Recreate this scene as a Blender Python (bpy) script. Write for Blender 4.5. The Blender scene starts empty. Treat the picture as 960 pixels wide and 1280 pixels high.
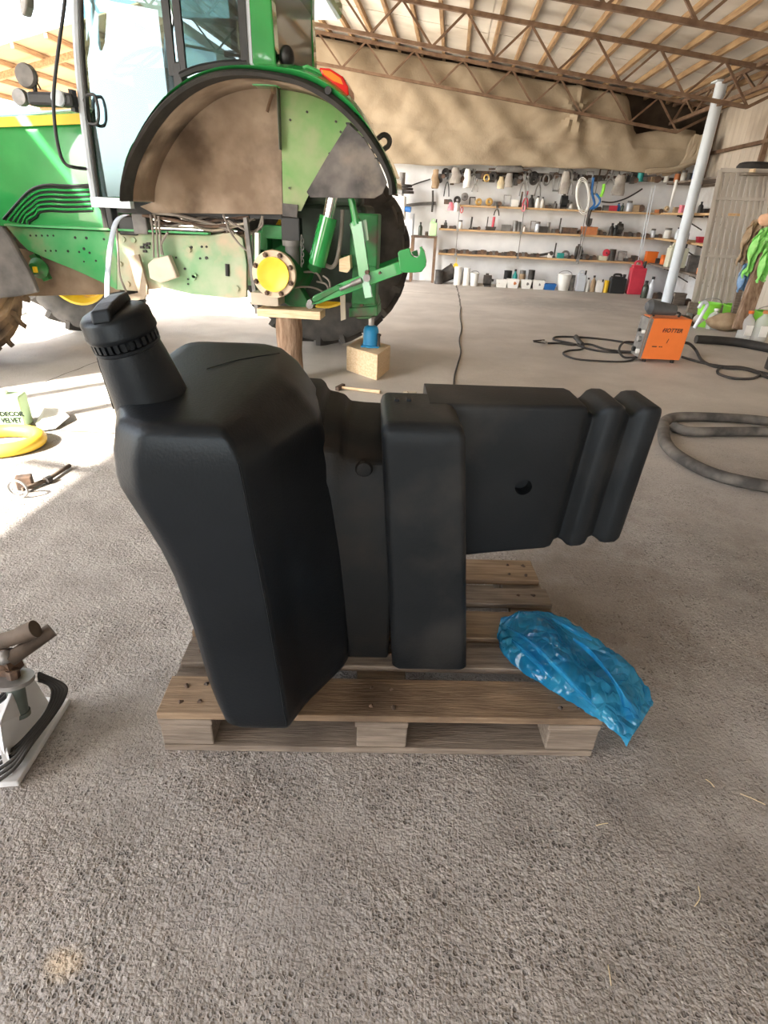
import bpy, bmesh, math, random
from mathutils import Vector, Matrix, noise
from math import sin, cos, pi, radians, sqrt, atan2, hypot
S = bpy.context.scene
COL = S.collection
random.seed(7)
# ------------------------------------------------------------------ camera
FPX, CAMH = 714.3, 1.345
PITCH, ROLL, HALL = radians(27.966), radians(2.414), radians(5.0)
_rz = Matrix.Rotation(HALL, 3, 'Z')
_f = _rz @ Vector((0, cos(PITCH), -sin(PITCH)))
_u0 = _rz @ Vector((0, sin(PITCH), cos(PITCH)))
_x0 = _rz @ Vector((1, 0, 0))
_r = cos(ROLL) * _x0 + sin(ROLL) * _u0
_u = -sin(ROLL) * _x0 + cos(ROLL) * _u0
CAM0 = Vector((0, 0, CAMH))
cd = bpy.data.cameras.new('camera')
cam = bpy.data.objects.new('camera', cd)
COL.objects.link(cam)
cd.sensor_fit = 'HORIZONTAL'
cd.sensor_width = 36
cd.lens = FPX / 960 * 36
cd.clip_end = 300
cd.clip_start = 0.02
cam.matrix_world = Matrix(((_r.x, _u.x, -_f.x, 0), (_r.y, _u.y, -_f.y, 0), (_r.z, _u.z, -_f.z, CAMH), (0, 0, 0, 1)))
S.camera = cam
# ------------------------------------------------------------------ world, sun, exposure
SUN_AZ = Vector((0.614, 0.786, 0)).normalized()
SUN_EL = radians(38)
w = bpy.data.worlds.new('sky')
S.world = w
w.use_nodes = True
nt = w.node_tree
bg = nt.nodes['Background']
sky = nt.nodes.new('ShaderNodeTexSky')
sky.sky_type = 'NISHITA'
sky.sun_disc = False
sky.sun_elevation = SUN_EL
sky.sun_rotation = atan2(-SUN_AZ.x, -SUN_AZ.y)
sky.dust_density = 3.0
sky.air_density = 1.0
hs = nt.nodes.new('ShaderNodeHueSaturation')
hs.inputs['Saturation'].default_value = 0.42
nt.links.new(sky.outputs[0], hs.inputs['Color'])
nt.links.new(hs.outputs[0], bg.inputs['Color'])
bg.inputs['Strength'].default_value = 0.85
sd = bpy.data.lights.new('sun', 'SUN')
sd.energy = 22.0
sd.angle = radians(0.6)
sd.color = (1.0, 0.93, 0.82)
sun = bpy.data.objects.new('sun', sd)
COL.objects.link(sun)
_d = Vector((SUN_AZ.x * cos(SUN_EL), SUN_AZ.y * cos(SUN_EL), -sin(SUN_EL)))
sun.rotation_euler = _d.to_track_quat('-Z', 'Y').to_euler()
sun.location = (-8, -8, 9)
S.view_settings.view_transform = 'Standard'
S.view_settings.look = 'None'
S.view_settings.gamma = 1.0
S.view_settings.use_curve_mapping = False
S.view_settings.exposure = 0.5
try:
    S.cycles.max_bounces = 7
    S.cycles.diffuse_bounces = 4
    S.cycles.transparent_max_bounces = 12
except Exception:
    pass

# ------------------------------------------------------------------ measuring helpers (photo pixel -> point on a plane of the place)
def ray(x, y):
    return _r * ((x - 480) / FPX) + _u * ((640 - y) / FPX) + _f
def at(x, y, Y):
    d = ray(x, y)
    return CAM0 + d * (Y / d.y)
def fl(x, y, z=0.0):
    d = ray(x, y)
    return CAM0 + d * ((z - CAMH) / d.z)
def atx(x, y, X):
    d = ray(x, y)
    return CAM0 + d * (X / d.x)
def mpp(P):
    """metres per photo pixel at point P"""
    return (Vector(P) - CAM0).dot(_f) / FPX

# ------------------------------------------------------------------ materials
MATS = {}
def mat(name, c1, c2=None, rough=0.6, metal=0.0, scale=6.0, bump=0.0, bscale=None, trans=0.0, detail=4.0, lo=0.35, hi=0.65,
        emit=0, alpha=1.0, stretch=None, spec=0.5, coat=0.0, ior=1.45, c3=None, scale3=2.0, lo3=0.5, hi3=0.62):
    if name in MATS:
        return MATS[name]
    m = bpy.data.materials.new(name)
    m.use_nodes = True
    n = m.node_tree.nodes
    L = m.node_tree.links
    p = n['Principled BSDF']
    p.inputs['Roughness'].default_value = rough
    p.inputs['Metallic'].default_value = metal
    p.inputs['Specular IOR Level'].default_value = spec
    p.inputs['IOR'].default_value = ior
    p.inputs['Coat Weight'].default_value = coat
    p.inputs['Transmission Weight'].default_value = trans
    p.inputs['Alpha'].default_value = alpha
    tc = n.new('ShaderNodeTexCoord')
    src = tc.outputs['Object']
    if stretch:
        mp = n.new('ShaderNodeMapping')
        mp.inputs['Scale'].default_value = stretch
        L.new(src, mp.inputs['Vector'])
        src = mp.outputs[0]
    if c2 is None:
        p.inputs['Base Color'].default_value = (*c1, 1)
    else:
        tn = n.new('ShaderNodeTexNoise')
        tn.inputs['Scale'].default_value = scale
        tn.inputs['Detail'].default_value = detail
        L.new(src, tn.inputs['Vector'])
        cr = n.new('ShaderNodeValToRGB')
        cr.color_ramp.elements[0].position = lo
        cr.color_ramp.elements[0].color = (*c1, 1)
        cr.color_ramp.elements[1].position = hi
        cr.color_ramp.elements[1].color = (*c2, 1)
        L.new(tn.outputs[0], cr.inputs[0])
        out = cr.outputs[0]
        if c3 is not None:
            t3 = n.new('ShaderNodeTexNoise')
            t3.inputs['Scale'].default_value = scale3
            t3.inputs['Detail'].default_value = 6
            L.new(tc.outputs['Object'], t3.inputs['Vector'])
            mr = n.new('ShaderNodeMapRange')
            mr.inputs[1].default_value = lo3
            mr.inputs[2].default_value = hi3
            L.new(t3.outputs[0], mr.inputs[0])
            mx = n.new('ShaderNodeMix')
            mx.data_type = 'RGBA'
            L.new(mr.outputs[0], mx.inputs[0])
            L.new(out, mx.inputs[6])
            mx.inputs[7].default_value = (*c3, 1)
            out = mx.outputs[2]
        L.new(out, p.inputs['Base Color'])
    if bump > 0:
        b = n.new('ShaderNodeBump')
        b.inputs['Strength'].default_value = bump
        b.inputs['Distance'].default_value = 0.02
        tb = n.new('ShaderNodeTexNoise')
        tb.inputs['Scale'].default_value = bscale or scale * 3
        tb.inputs['Detail'].default_value = 6
        L.new(src, tb.inputs['Vector'])
        L.new(tb.outputs[0], b.inputs['Height'])
        L.new(b.outputs[0], p.inputs['Normal'])
    if emit:
        p.inputs['Emission Color'].default_value = (*c1, 1)
        p.inputs['Emission Strength'].default_value = emit
    MATS[name] = m
    return m

def glass_mat(name, tint, ior=1.5, rough=0.0, dirt=0.0, gloss=(1, 1, 1)):
    m = bpy.data.materials.new(name)
    m.use_nodes = True
    n = m.node_tree.nodes
    L = m.node_tree.links
    n.clear()
    out = n.new('ShaderNodeOutputMaterial')
    fr = n.new('ShaderNodeFresnel')
    fr.inputs['IOR'].default_value = ior
    tr = n.new('ShaderNodeBsdfTransparent')
    tr.inputs['Color'].default_value = (*tint, 1)
    gl = n.new('ShaderNodeBsdfGlossy')
    gl.inputs['Roughness'].default_value = rough
    gl.inputs['Color'].default_value = (*gloss, 1)
    mx = n.new('ShaderNodeMixShader')
    L.new(fr.outputs[0], mx.inputs[0])
    L.new(tr.outputs[0], mx.inputs[1])
    L.new(gl.outputs[0], mx.inputs[2])
    res = mx.outputs[0]
    if dirt > 0:
        df = n.new('ShaderNodeBsdfDiffuse')
        df.inputs['Color'].default_value = (.5, .5, .46, 1)
        m2 = n.new('ShaderNodeMixShader')
        m2.inputs[0].default_value = dirt
        L.new(res, m2.inputs[1])
        L.new(df.outputs[0], m2.inputs[2])
        res = m2.outputs[0]
    L.new(res, out.inputs['Surface'])
    MATS[name] = m
    return m

# ------------------------------------------------------------------ mesh builder
class MB:
    def __init__(s):
        s.v = []
        s.f = []
        s.sm = []
    def add(s, vs, fs, smooth=False, M=None):
        o = len(s.v)
        for q in vs:
            q = Vector(q)
            s.v.append(tuple(M @ q) if M is not None else tuple(q))
        for q in fs:
            s.f.append([i + o for i in q])
            s.sm.append(smooth)
        return s
    def box(s, c, d, rz=0, M=None, taper=1.0):
        hx, hy, hz = d[0] / 2, d[1] / 2, d[2] / 2
        vs = []
        for z, t in ((-hz, 1), (hz, taper)):
            vs += [(-hx * t, -hy * t, z), (hx * t, -hy * t, z), (hx * t, hy * t, z), (-hx * t, hy * t, z)]
        T = Matrix.Translation(Vector(c)) @ Matrix.Rotation(rz, 4, 'Z')
        if M is not None:
            T = M @ T
        return s.add(vs, [(3, 2, 1, 0), (4, 5, 6, 7), (0, 1, 5, 4), (1, 2, 6, 5), (2, 3, 7, 6), (3, 0, 4, 7)], False, T)
    def beam(s, a, b, w, h=None, up=(0, 0, 1)):
        """rectangular bar from a to b; w across, h along 'up'"""
        a, b = Vector(a), Vector(b)
        h = h or w
        d = (b - a)
        L = d.length
        d.normalize()
        up = Vector(up)
        sd_ = d.cross(up)
        if sd_.length < 1e-4:
            sd_ = d.cross(Vector((0, 1, 0)))
        sd_.normalize()
        u2 = sd_.cross(d)
        vs = []
        for P in (a, b):
            for i, j in ((-1, -1), (1, -1), (1, 1), (-1, 1)):
                vs.append(P + sd_ * (i * w / 2) + u2 * (j * h / 2))
        return s.add(vs, [(3, 2, 1, 0), (4, 5, 6, 7), (0, 1, 5, 4), (1, 2, 6, 5), (2, 3, 7, 6), (3, 0, 4, 7)])
    def tube(s, pts, r, n=8, closed=False, cap=True):
        pts = [Vector(p) for p in pts]
        N = len(pts)
        rs = r if isinstance(r, (list, tuple)) else [r] * N
        o = len(s.v)
        prev = None
        for i, P in enumerate(pts):
            if closed:
                t = pts[(i + 1) % N] - pts[i - 1]
            else:
                t = pts[min(i + 1, N - 1)] - pts[max(i - 1, 0)]
            t.normalize()
            if prev is None:
                a = t.orthogonal().normalized()
            else:
                a = prev - t * prev.dot(t)
                if a.length < 1e-5:
                    a = t.orthogonal()
                a.normalize()
            prev = a
            b = t.cross(a)
            for k in range(n):
                q = 2 * pi * k / n
                s.v.append(tuple(P + (a * cos(q) + b * sin(q)) * rs[i]))
        for i in range(N if closed else N - 1):
            j = (i + 1) % N
            for k in range(n):
                l = (k + 1) % n
                s.f.append([o + i * n + k, o + i * n + l, o + j * n + l, o + j * n + k])
                s.sm.append(True)
        if cap and not closed:
            s.f.append([o + k for k in range(n)][::-1])
            s.sm.append(False)
            s.f.append([o + (N - 1) * n + k for k in range(n)])
            s.sm.append(False)
        return s
    def lathe(s, prof, n=20, M=None, smooth=True, a0=0, a1=2 * pi):
        """profile of (r,z) turned about z"""
        full = abs(a1 - a0 - 2 * pi) < 1e-6
        m = n if full else n + 1
        vs = []
        for r, z in prof:
            for k in range(m):
                q = a0 + (a1 - a0) * k / n
                vs.append((r * cos(q), r * sin(q), z))
        fs = []
        for i in range(len(prof) - 1):
            for k in range(n):
                l = (k + 1) % m
                fs.append((i * m + k, i * m + l, (i + 1) * m + l, (i + 1) * m + k))
        return s.add(vs, fs, smooth, M)
    def cyl(s, a, b, r, n=14, r2=None):
        return s.tube([a, b], [r, r if r2 is None else r2], n)
    def loft(s, rings, cap=True, smooth=True):
        n = len(rings[0])
        o = len(s.v)
        for R_ in rings:
            for q in R_:
                s.v.append(tuple(q))
        for i in range(len(rings) - 1):
            for k in range(n):
                l = (k + 1) % n
                s.f.append([o + i * n + k, o + i * n + l, o + (i + 1) * n + l, o + (i + 1) * n + k])
                s.sm.append(smooth)
        if cap:
            s.f.append([o + k for k in range(n)][::-1])
            s.f.append([o + (len(rings) - 1) * n + k for k in range(n)])
            s.sm += [smooth, smooth]
        return s
    def plate(s, pts, off):
        """flat polygon of 3-D points thickened by the vector off"""
        pts = [Vector(p) for p in pts]
        off = Vector(off)
        n = len(pts)
        vs = pts + [p + off for p in pts]
        fs = [tuple(range(n))[::-1], tuple(range(n, 2 * n))]
        for k in range(n):
            l = (k + 1) % n
            fs.append((k, l, n + l, n + k))
        return s.add(vs, fs)
    def ball(s, c, r, n=12, m=8, sc=(1, 1, 1)):
        prof = []
        vs, fs = [], []
        c = Vector(c)
        for i in range(m + 1):
            t = pi * i / m
            for k in range(n):
                q = 2 * pi * k / n
                vs.append(c + Vector((r * sc[0] * sin(t) * cos(q), r * sc[1] * sin(t) * sin(q), r * sc[2] * cos(t))))
        for i in range(m):
            for k in range(n):
                l = (k + 1) % n
                fs.append((i * n + k, (i + 1) * n + k, (i + 1) * n + l, i * n + l))
        return s.add(vs, fs, True)
    def mesh(s, name):
        me = bpy.data.meshes.new(name)
        me.from_pydata(s.v, [], s.f)
        bm = bmesh.new()
        bm.from_mesh(me)
        bmesh.ops.remove_doubles(bm, verts=bm.verts, dist=1e-5)
        bmesh.ops.recalc_face_normals(bm, faces=bm.faces)
        bm.to_mesh(me)
        bm.free()
        if any(s.sm):
            for p in me.polygons:
                p.use_smooth = True
            try:
                me.set_sharp_from_angle(angle=radians(42))
            except Exception:
                pass
        me.update()
        return me
    def build(s, name, m, parent=None, bevel=0, seg=2, sub=0, base=None):
        """links the shapes as ONE mesh object. base: world origin of a top-level object (vertices are re-based)"""
        org = None
        if parent is None:
            if base is None:
                xs = [v[0] for v in s.v]
                ys = [v[1] for v in s.v]
                zs = [v[2] for v in s.v]
                org = Vector(((min(xs) + max(xs)) / 2, (min(ys) + max(ys)) / 2, min(zs)))
            else:
                org = Vector(base)
            s.v = [tuple(Vector(q) - org) for q in s.v]
        me = s.mesh(name)
        o = bpy.data.objects.new(name, me)
        COL.objects.link(o)
        me.materials.append(MATS[m] if isinstance(m, str) else m)
        if parent is not None:
            o.parent = parent
        else:
            o.location = org
        if bevel:
            b = o.modifiers.new('bevel', 'BEVEL')
            b.width = bevel
            b.segments = seg
            b.limit_method = 'ANGLE'
            b.angle_limit = radians(35)
        if sub:
            q = o.modifiers.new('sub', 'SUBSURF')
            q.levels = sub
            q.render_levels = sub
        return o
class LMB(MB):
    """builder for a part: takes world-space shapes, stores them relative to the thing's origin"""
    def __init__(s, root):
        super().__init__()
        s.root = root
    def build(s, name, m, parent=None, **k):
        o = Vector(s.root.location)
        p = parent or s.root
        off = o.copy()
        s.v = [tuple(Vector(q) - off) for q in s.v]
        return MB.build(s, name, m, p, **k)

def thing(name, label, cat, loc=(0, 0, 0), group=None, kind=None):
    o = bpy.data.objects.new(name, None)
    COL.objects.link(o)
    o.location = loc
    o.empty_display_size = 0.1
    return tag(o, label, cat, group, kind)
def tag(o, label=None, cat=None, group=None, kind=None):
    if label: o['label'] = label
    if cat: o['category'] = cat
    if group: o['group'] = group
    if kind: o['kind'] = kind
    return o
def struct(o, label=None, cat=None):
    o['kind'] = 'structure'
    if label: o['label'] = label
    if cat: o['category'] = cat
    return o
def copy_tree(o, parent=None):
    c = o.copy()
    COL.objects.link(c)
    if parent is not None:
        c.parent = parent
    for ch in list(o.children):
        copy_tree(ch, c)
    return c
def smoothpts(pts, n=6, closed=False):
    """Catmull-Rom through points"""
    P = [Vector(p) for p in pts]
    N = len(P)
    out = []
    rng = range(N) if closed else range(N - 1)
    for i in rng:
        p0 = P[(i - 1) % N] if closed or i > 0 else P[0]
        p1 = P[i]
        p2 = P[(i + 1) % N]
        p3 = P[(i + 2) % N] if closed or i + 2 < N else P[-1]
        for k in range(n):
            t = k / n
            out.append(0.5 * ((2 * p1) + (p2 - p0) * t + (2 * p0 - 5 * p1 + 4 * p2 - p3) * t * t + (3 * p1 - p0 - 3 * p2 + p3) * t ** 3))
    if not closed:
        out.append(P[-1])
    return out
def text_part(txt, size, M, m, name, parent, depth=0.001, shear=0, sx=1, bold=0):
    """raised lettering as a mesh part"""
    c = bpy.data.curves.new(name, 'FONT')
    c.body = txt
    c.size = size
    c.extrude = depth
    c.align_x = 'CENTER'
    c.align_y = 'CENTER'
    c.shear = shear
    c.offset = bold
    c.resolution_u = 3
    t = bpy.data.objects.new('tmp_text', c)
    COL.objects.link(t)
    dg = bpy.context.evaluated_depsgraph_get()
    me = bpy.data.meshes.new_from_object(t.evaluated_get(dg))
    bpy.data.objects.remove(t)
    bpy.data.curves.remove(c)
    me.transform(M @ Matrix.Scale(sx, 4, (1, 0, 0)))
    me.name = name
    o = bpy.data.objects.new(name, me)
    COL.objects.link(o)
    me.materials.clear()
    me.materials.append(MATS[m])
    o.parent = parent
    return o
# ================================================================== materials used all over
mat('wood_old', (.185, .125, .078), (.30, .215, .14), rough=.8, scale=5, stretch=(1.2, 14, 14), bump=.25, bscale=14, c3=(.10, .068, .045), scale3=3, lo3=.5, hi3=.72)
mat('wood_grey', (.15, .12, .095), (.25, .205, .165), rough=.85, scale=6, stretch=(1.2, 16, 16), bump=.3, bscale=16, c3=(.085, .066, .052), scale3=4, lo3=.52, hi3=.75)
mat('wood_fresh', (.62, .45, .27), (.76, .60, .40), rough=.7, scale=5, stretch=(1.5, 14, 14), bump=.1)
mat('wood_batten', (.26, .16, .085), (.42, .28, .15), rough=.85, scale=3, stretch=(8, 1, 8), bump=.2)
mat('wood_shelf', (.48, .30, .15), (.62, .42, .22), rough=.75, scale=4, stretch=(1, 10, 10))
mat('bark', (.17, .105, .065), (.33, .23, .16), rough=.9, scale=9, stretch=(3, 3, .6), bump=.6, bscale=20)
mat('rust_steel', (.13, .075, .045), (.22, .14, .09), rough=.8, scale=8, bump=.15)
mat('rust_dark', (.05, .035, .028), (.14, .085, .055), rough=.75, scale=14, bump=.2)
mat('steel', (.42, .42, .42), (.55, .55, .54), rough=.35, metal=.9, scale=10)
mat('steel_dull', (.20, .20, .20), (.34, .33, .32), rough=.5, metal=.6, scale=12)
mat('chrome', (.85, .86, .88), rough=.12, metal=1)
mat('black_plastic', (.013, .014, .015), (.02, .021, .022), rough=.45, scale=8)
mat('black_rubber', (.018, .017, .016), (.034, .031, .028), rough=.75, scale=10, bump=.1)
mat('rubber_dusty', (.045, .042, .04), (.16, .145, .13), rough=.85, scale=7, bump=.15)
mat('tyre_brown', (.06, .042, .03), (.26, .175, .10), rough=.9, scale=5, bump=.15)
mat('tyre_grey', (.045, .043, .042), (.10, .093, .085), rough=.85, scale=6, bump=.1)
mat('white_plastic', (.78, .78, .75), (.70, .69, .65), rough=.45, scale=5)
mat('cream_plastic', (.70, .70, .55), (.62, .62, .48), rough=.45, scale=5)
mat('green_paint', (.018, .25, .055), (.03, .31, .075), rough=.22, scale=3, coat=1.0)
mat('green_cast', (.012, .13, .03), (.03, .20, .055), rough=.5, scale=7, c3=(.09, .075, .05), scale3=5, lo3=.55, hi3=.7)
mat('green_dusty', (.20, .36, .20), (.42, .45, .33), rough=.75, scale=3.2, c3=(.50, .40, .29), scale3=3.5, lo3=.5, hi3=.64)
mat('green_rail', (.03, .32, .09), (.10, .36, .14), rough=.5, scale=4, c3=(.26, .30, .17), scale3=3, lo3=.55, hi3=.72)
mat('green_panel', (.14, .32, .085), (.25, .36, .15), rough=.5, scale=4, c3=(.38, .34, .22), scale3=2.5, lo3=.52, hi3=.75)
mat('mud', (.19, .135, .092), (.36, .28, .21), rough=.92, scale=3, bump=.3, c3=(.095, .065, .043), scale3=2.2, lo3=.5, hi3=.68)
mat('mud_black', (.05, .047, .047), (.17, .155, .145), rough=.7, scale=5, c3=(.26, .22, .18), scale3=3, lo3=.58, hi3=.75)
mat('yellow_paint', (.78, .50, .02), (.85, .58, .05), rough=.4, scale=4)
mat('yellow_soft', (.80, .58, .12), (.75, .50, .08), rough=.5, scale=4)
mat('red_plastic', (.62, .05, .08), (.5, .03, .06), rough=.4, scale=5)
mat('orange_plastic', (.75, .17, .02), (.70, .15, .02), rough=.45, scale=4)
mat('brick_orange', (.62, .24, .10), (.50, .18, .07), rough=.8, scale=8)
mat('blue_plastic', (.03, .18, .50), (.02, .12, .38), rough=.4, scale=5)
mat('blue_paint', (.02, .30, .62), (.02, .24, .52), rough=.4, scale=8)
mat('teal_plastic', (.02, .30, .28), (.02, .24, .22), rough=.4, scale=5)
mat('lime_plastic', (.25, .72, .05), (.32, .78, .10), rough=.45, scale=4)
mat('lime_cloth', (.20, .62, .12), (.38, .75, .25), rough=.9, scale=8, bump=.3)
mat('blue_cloth', (.10, .22, .42), (.35, .48, .62), rough=.9, scale=8, bump=.3)
mat('pink_cloth', (.75, .18, .25), (.8, .35, .38), rough=.9, scale=8, bump=.2)
mat('grey_cloth', (.32, .29, .26), (.48, .45, .41), rough=.95, scale=8, bump=.4)
mat('beige_cloth', (.55, .45, .28), (.66, .58, .42), rough=.95, scale=8, bump=.4)
mat('brown_sack', (.30, .21, .13), (.42, .31, .20), rough=.95, scale=7, bump=.5)
mat('brass', (.60, .40, .14), (.5, .32, .1), rough=.4, metal=.7, scale=6)
mat('dark_iron', (.035, .033, .032), (.085, .075, .068), rough=.6, scale=10, metal=.3)
mat('grey_iron', (.13, .125, .12), (.22, .21, .20), rough=.6, scale=10, metal=.2)
mat('paper', (.85, .85, .82), (.78, .78, .75), rough=.8, scale=5)
mat('ink', (.02, .02, .02))
mat('red_ink', (.45, .03, .02))
mat('dark_ink_green', (.004, .012, .008))
mat('card_box', (.55, .38, .22), (.62, .45, .28), rough=.85, scale=6)
mat('bottle_glass', (.04, .05, .04), (.07, .08, .06), rough=.15, scale=4)
mat('silver_paint', (.62, .66, .72), (.56, .60, .66), rough=.35, scale=4, metal=.2)
mat('column_paint', (.68, .74, .80), (.62, .68, .74), rough=.45, scale=3, c3=(.50, .53, .56), scale3=2, lo3=.6, hi3=.8)
mat('gate_sheet', (.40, .365, .32), (.47, .43, .38), rough=.6, scale=1.5, c3=(.34, .30, .255), scale3=1.2, lo3=.52, hi3=.75)
mat('hollow_shade_green', (.012, .022, .013), (.03, .05, .03), rough=.6, scale=6)  # green darkened to near black, shade of the hitch hollow put into the colour
mat('clear_plastic', (.75, .76, .74), rough=.15, alpha=.55)
mat('white_strap', (.33, .38, .44), rough=.4)
mat('cab_trim', (.50, .55, .62), (.45, .5, .57), rough=.35, scale=4)
mat('seat_cloth', (.05, .05, .052), (.09, .09, .09), rough=.9, scale=20)
mat('tail_red', (.65, .012, .012), rough=.12, coat=.6)
mat('tail_amber', (.72, .22, .02), rough=.15)
glass_mat('cab_glass', (.42, .54, .56), ior=1.75, dirt=.04, gloss=(.62, .80, .90))
glass_mat('cab_glass_dark', (.36, .36, .30), ior=1.6, dirt=.3)

# ------------------------------------------------------------------ the floor: worn, pitted concrete
def floor_material():
    m = bpy.data.materials.new('concrete_floor')
    m.use_nodes = True
    n = m.node_tree.nodes
    L = m.node_tree.links
    p = n['Principled BSDF']
    tc = n.new('ShaderNodeTexCoord')
    P = tc.outputs['Object']
    def noise_(scale, detail=5, rough=.55, vec=P):
        t = n.new('ShaderNodeTexNoise')
        t.inputs['Scale'].default_value = scale
        t.inputs['Detail'].default_value = detail
        t.inputs['Roughness'].default_value = rough
        L.new(vec, t.inputs['Vector'])
        return t.outputs[0]
    def rng(v, a, b, c=0, d=1, smooth=True):
        r = n.new('ShaderNodeMapRange')
        if smooth: r.interpolation_type = 'SMOOTHSTEP'
        r.inputs[1].default_value = a
        r.inputs[2].default_value = b
        r.inputs[3].default_value = c
        r.inputs[4].default_value = d
        L.new(v, r.inputs[0])
        return r.outputs[0]
    def mix(fac, a, b):
        x = n.new('ShaderNodeMix')
        x.data_type = 'RGBA'
        if isinstance(fac, float): x.inputs[0].default_value = fac
        else: L.new(fac, x.inputs[0])
        for i, q in ((6, a), (7, b)):
            if isinstance(q, tuple): x.inputs[i].default_value = (*q, 1)
            else: L.new(q, x.inputs[i])
        return x.outputs[2]
    def math_(op, a, b=None):
        x = n.new('ShaderNodeMath')
        x.operation = op
        for i, q in ((0, a), (1, b)):
            if q is None: continue
            if isinstance(q, (int, float)): x.inputs[i].default_value = q
            else: L.new(q, x.inputs[i])
        return x.outputs[0]
    # how far the surface skin is worn off (pitted aggregate) : patches, less on the far, trowelled slab
    sep = n.new('ShaderNodeSeparateXYZ')
    L.new(P, sep.inputs[0])
    far = rng(math_('ADD', sep.outputs[1], math_('MULTIPLY', noise_(.9, 3), 2.0)), 3.2, 6.0)
    worn = rng(noise_(1.3, 5), .33, .6, .35, 1)
    worn = math_('MULTIPLY', worn, math_('SUBTRACT', 1.0, math_('MULTIPLY', far, .85)))
    fine = noise_(230, 3, .7)
    med = noise_(42, 5, .6)
    big = noise_(13, 5, .6)
    # warped cells: the single grains and pits of the exposed aggregate
    dn = n.new('ShaderNodeTexNoise')
    dn.inputs['Scale'].default_value = 55
    dn.inputs['Detail'].default_value = 3
    L.new(P, dn.inputs['Vector'])
    sc = n.new('ShaderNodeVectorMath')
    sc.operation = 'SCALE'
    sc.inputs[3].default_value = .008
    L.new(dn.outputs[1], sc.inputs[0])
    wv = n.new('ShaderNodeVectorMath')
    wv.operation = 'ADD'
    L.new(P, wv.inputs[0])
    L.new(sc.outputs[0], wv.inputs[1])
    def cells(scale):
        v = n.new('ShaderNodeTexVoronoi')
        v.inputs['Scale'].default_value = scale
        L.new(wv.outputs[0], v.inputs['Vector'])
        sp = n.new('ShaderNodeSeparateColor')
        L.new(v.outputs['Color'], sp.inputs[0])
        return v.outputs['Distance'], sp.outputs[0], sp.outputs[1]
    d1, r1, g1 = cells(150)
    d2, r2, g2 = cells(80)
    dome1 = math_('SUBTRACT', 1.0, d1)
    dome2 = math_('SUBTRACT', 1.0, d2)
    core1 = rng(d1, .52, .25)
    core2 = rng(d2, .48, .22)
    pit1 = math_('MULTIPLY', core1, rng(r1, .66, .74))
    pit2 = math_('MULTIPLY', core2, rng(r2, .74, .82))
    patch = rng(noise_(7, 4), .38, .6, .35, 1)
    pit = math_('MULTIPLY', math_('MAXIMUM', pit1, pit2), patch)
    pale = math_('MULTIPLY', core1, rng(g1, .70, .9))
    base = mix(rng(noise_(1.6, 7, .6), .3, .7), (.235, .216, .202), (.36, .338, .32))
    base = mix(rng(noise_(5.5, 6), .38, .68), base, mix(.5, base, (.43, .41, .39)))
    base = mix(math_('MULTIPLY', rng(noise_(2.7, 5), .55, .75), .55), base, (.24, .195, .165))      # brown oil-soaked patches
    base = mix(far, base, mix(rng(noise_(1.2, 6), .3, .7), (.44, .405, .365), (.56, .52, .47)))
    # single grains, pale and dark, and dirt packed in the pits
    wk = math_('ADD', math_('MULTIPLY', worn, .9), .06)
    base = mix(math_('MULTIPLY', math_('MULTIPLY', pale, wk), .6), base, (.60, .575, .545))
    base = mix(math_('MULTIPLY', math_('MULTIPLY', rng(g1, .35, .05), wk), .35), base, (.20, .18, .165))
    base = mix(math_('MULTIPLY', rng(fine, .58, .72), .3), base, (.66, .63, .60))
    base = mix(math_('MULTIPLY', rng(fine, .42, .28), .4), base, (.14, .125, .115))
    base = mix(math_('MULTIPLY', math_('MULTIPLY', pit, wk), .85), base, (.075, .065, .058))
    # floor tone patches: (centre, radii, colour, amount)
    for (cx, cy, rx, ry, col, am, hard) in FLOOR_PATCHES:
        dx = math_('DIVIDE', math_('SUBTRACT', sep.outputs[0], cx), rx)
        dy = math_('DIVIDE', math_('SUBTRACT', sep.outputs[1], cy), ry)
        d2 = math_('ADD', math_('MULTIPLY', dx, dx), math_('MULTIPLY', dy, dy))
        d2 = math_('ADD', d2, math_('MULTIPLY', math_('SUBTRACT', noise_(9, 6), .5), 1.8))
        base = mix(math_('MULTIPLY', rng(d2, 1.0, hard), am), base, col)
    L.new(base, p.inputs['Base Color'])
    rr = rng(noise_(3, 5), .3, .7, .55, .85)
    L.new(rr, p.inputs['Roughness'])
    p.inputs['Specular IOR Level'].default_value = .35
    grain = math_('ADD', math_('MULTIPLY', dome1, .30), math_('MULTIPLY', dome2, .35))
    grain = math_('SUBTRACT', grain, math_('MULTIPLY', pit, .75))
    hgt = math_('ADD', math_('MULTIPLY', math_('ADD', worn, .06), math_('ADD', grain, math_('MULTIPLY', med, .7))), math_('ADD', math_('MULTIPLY', big, .45), math_('MULTIPLY', fine, .06)))
    b = n.new('ShaderNodeBump')
    b.inputs['Strength'].default_value = 1.0
    b.inputs['Distance'].default_value = .010
    L.new(hgt, b.inputs['Height'])
    L.new(b.outputs[0], p.inputs['Normal'])
    MATS['concrete_floor'] = m
_s = fl(78, 1205)
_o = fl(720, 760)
FLOOR_PATCHES = [(_s.x, _s.y, .05, .042, (.68, .55, .39), .8, -.3),  # pale sand stain
          (_o.x + .12, _o.y + .1, .42, .62, (.17, .135, .11), .55, .1),  # browner, darker floor right of and behind the pallet
          (fl(330, 1120).x, fl(330, 1120).y, .3, .12, (.27, .26, .26), .3, .2),
          (fl(700, 380).x, fl(700, 380).y, 1.3, .9, (.27, .255, .24), .5, .1),
          (fl(610, 440).x, fl(610, 440).y, .5, .6, (.52, .49, .46), .4, .1)]
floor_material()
b = MB()
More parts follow.
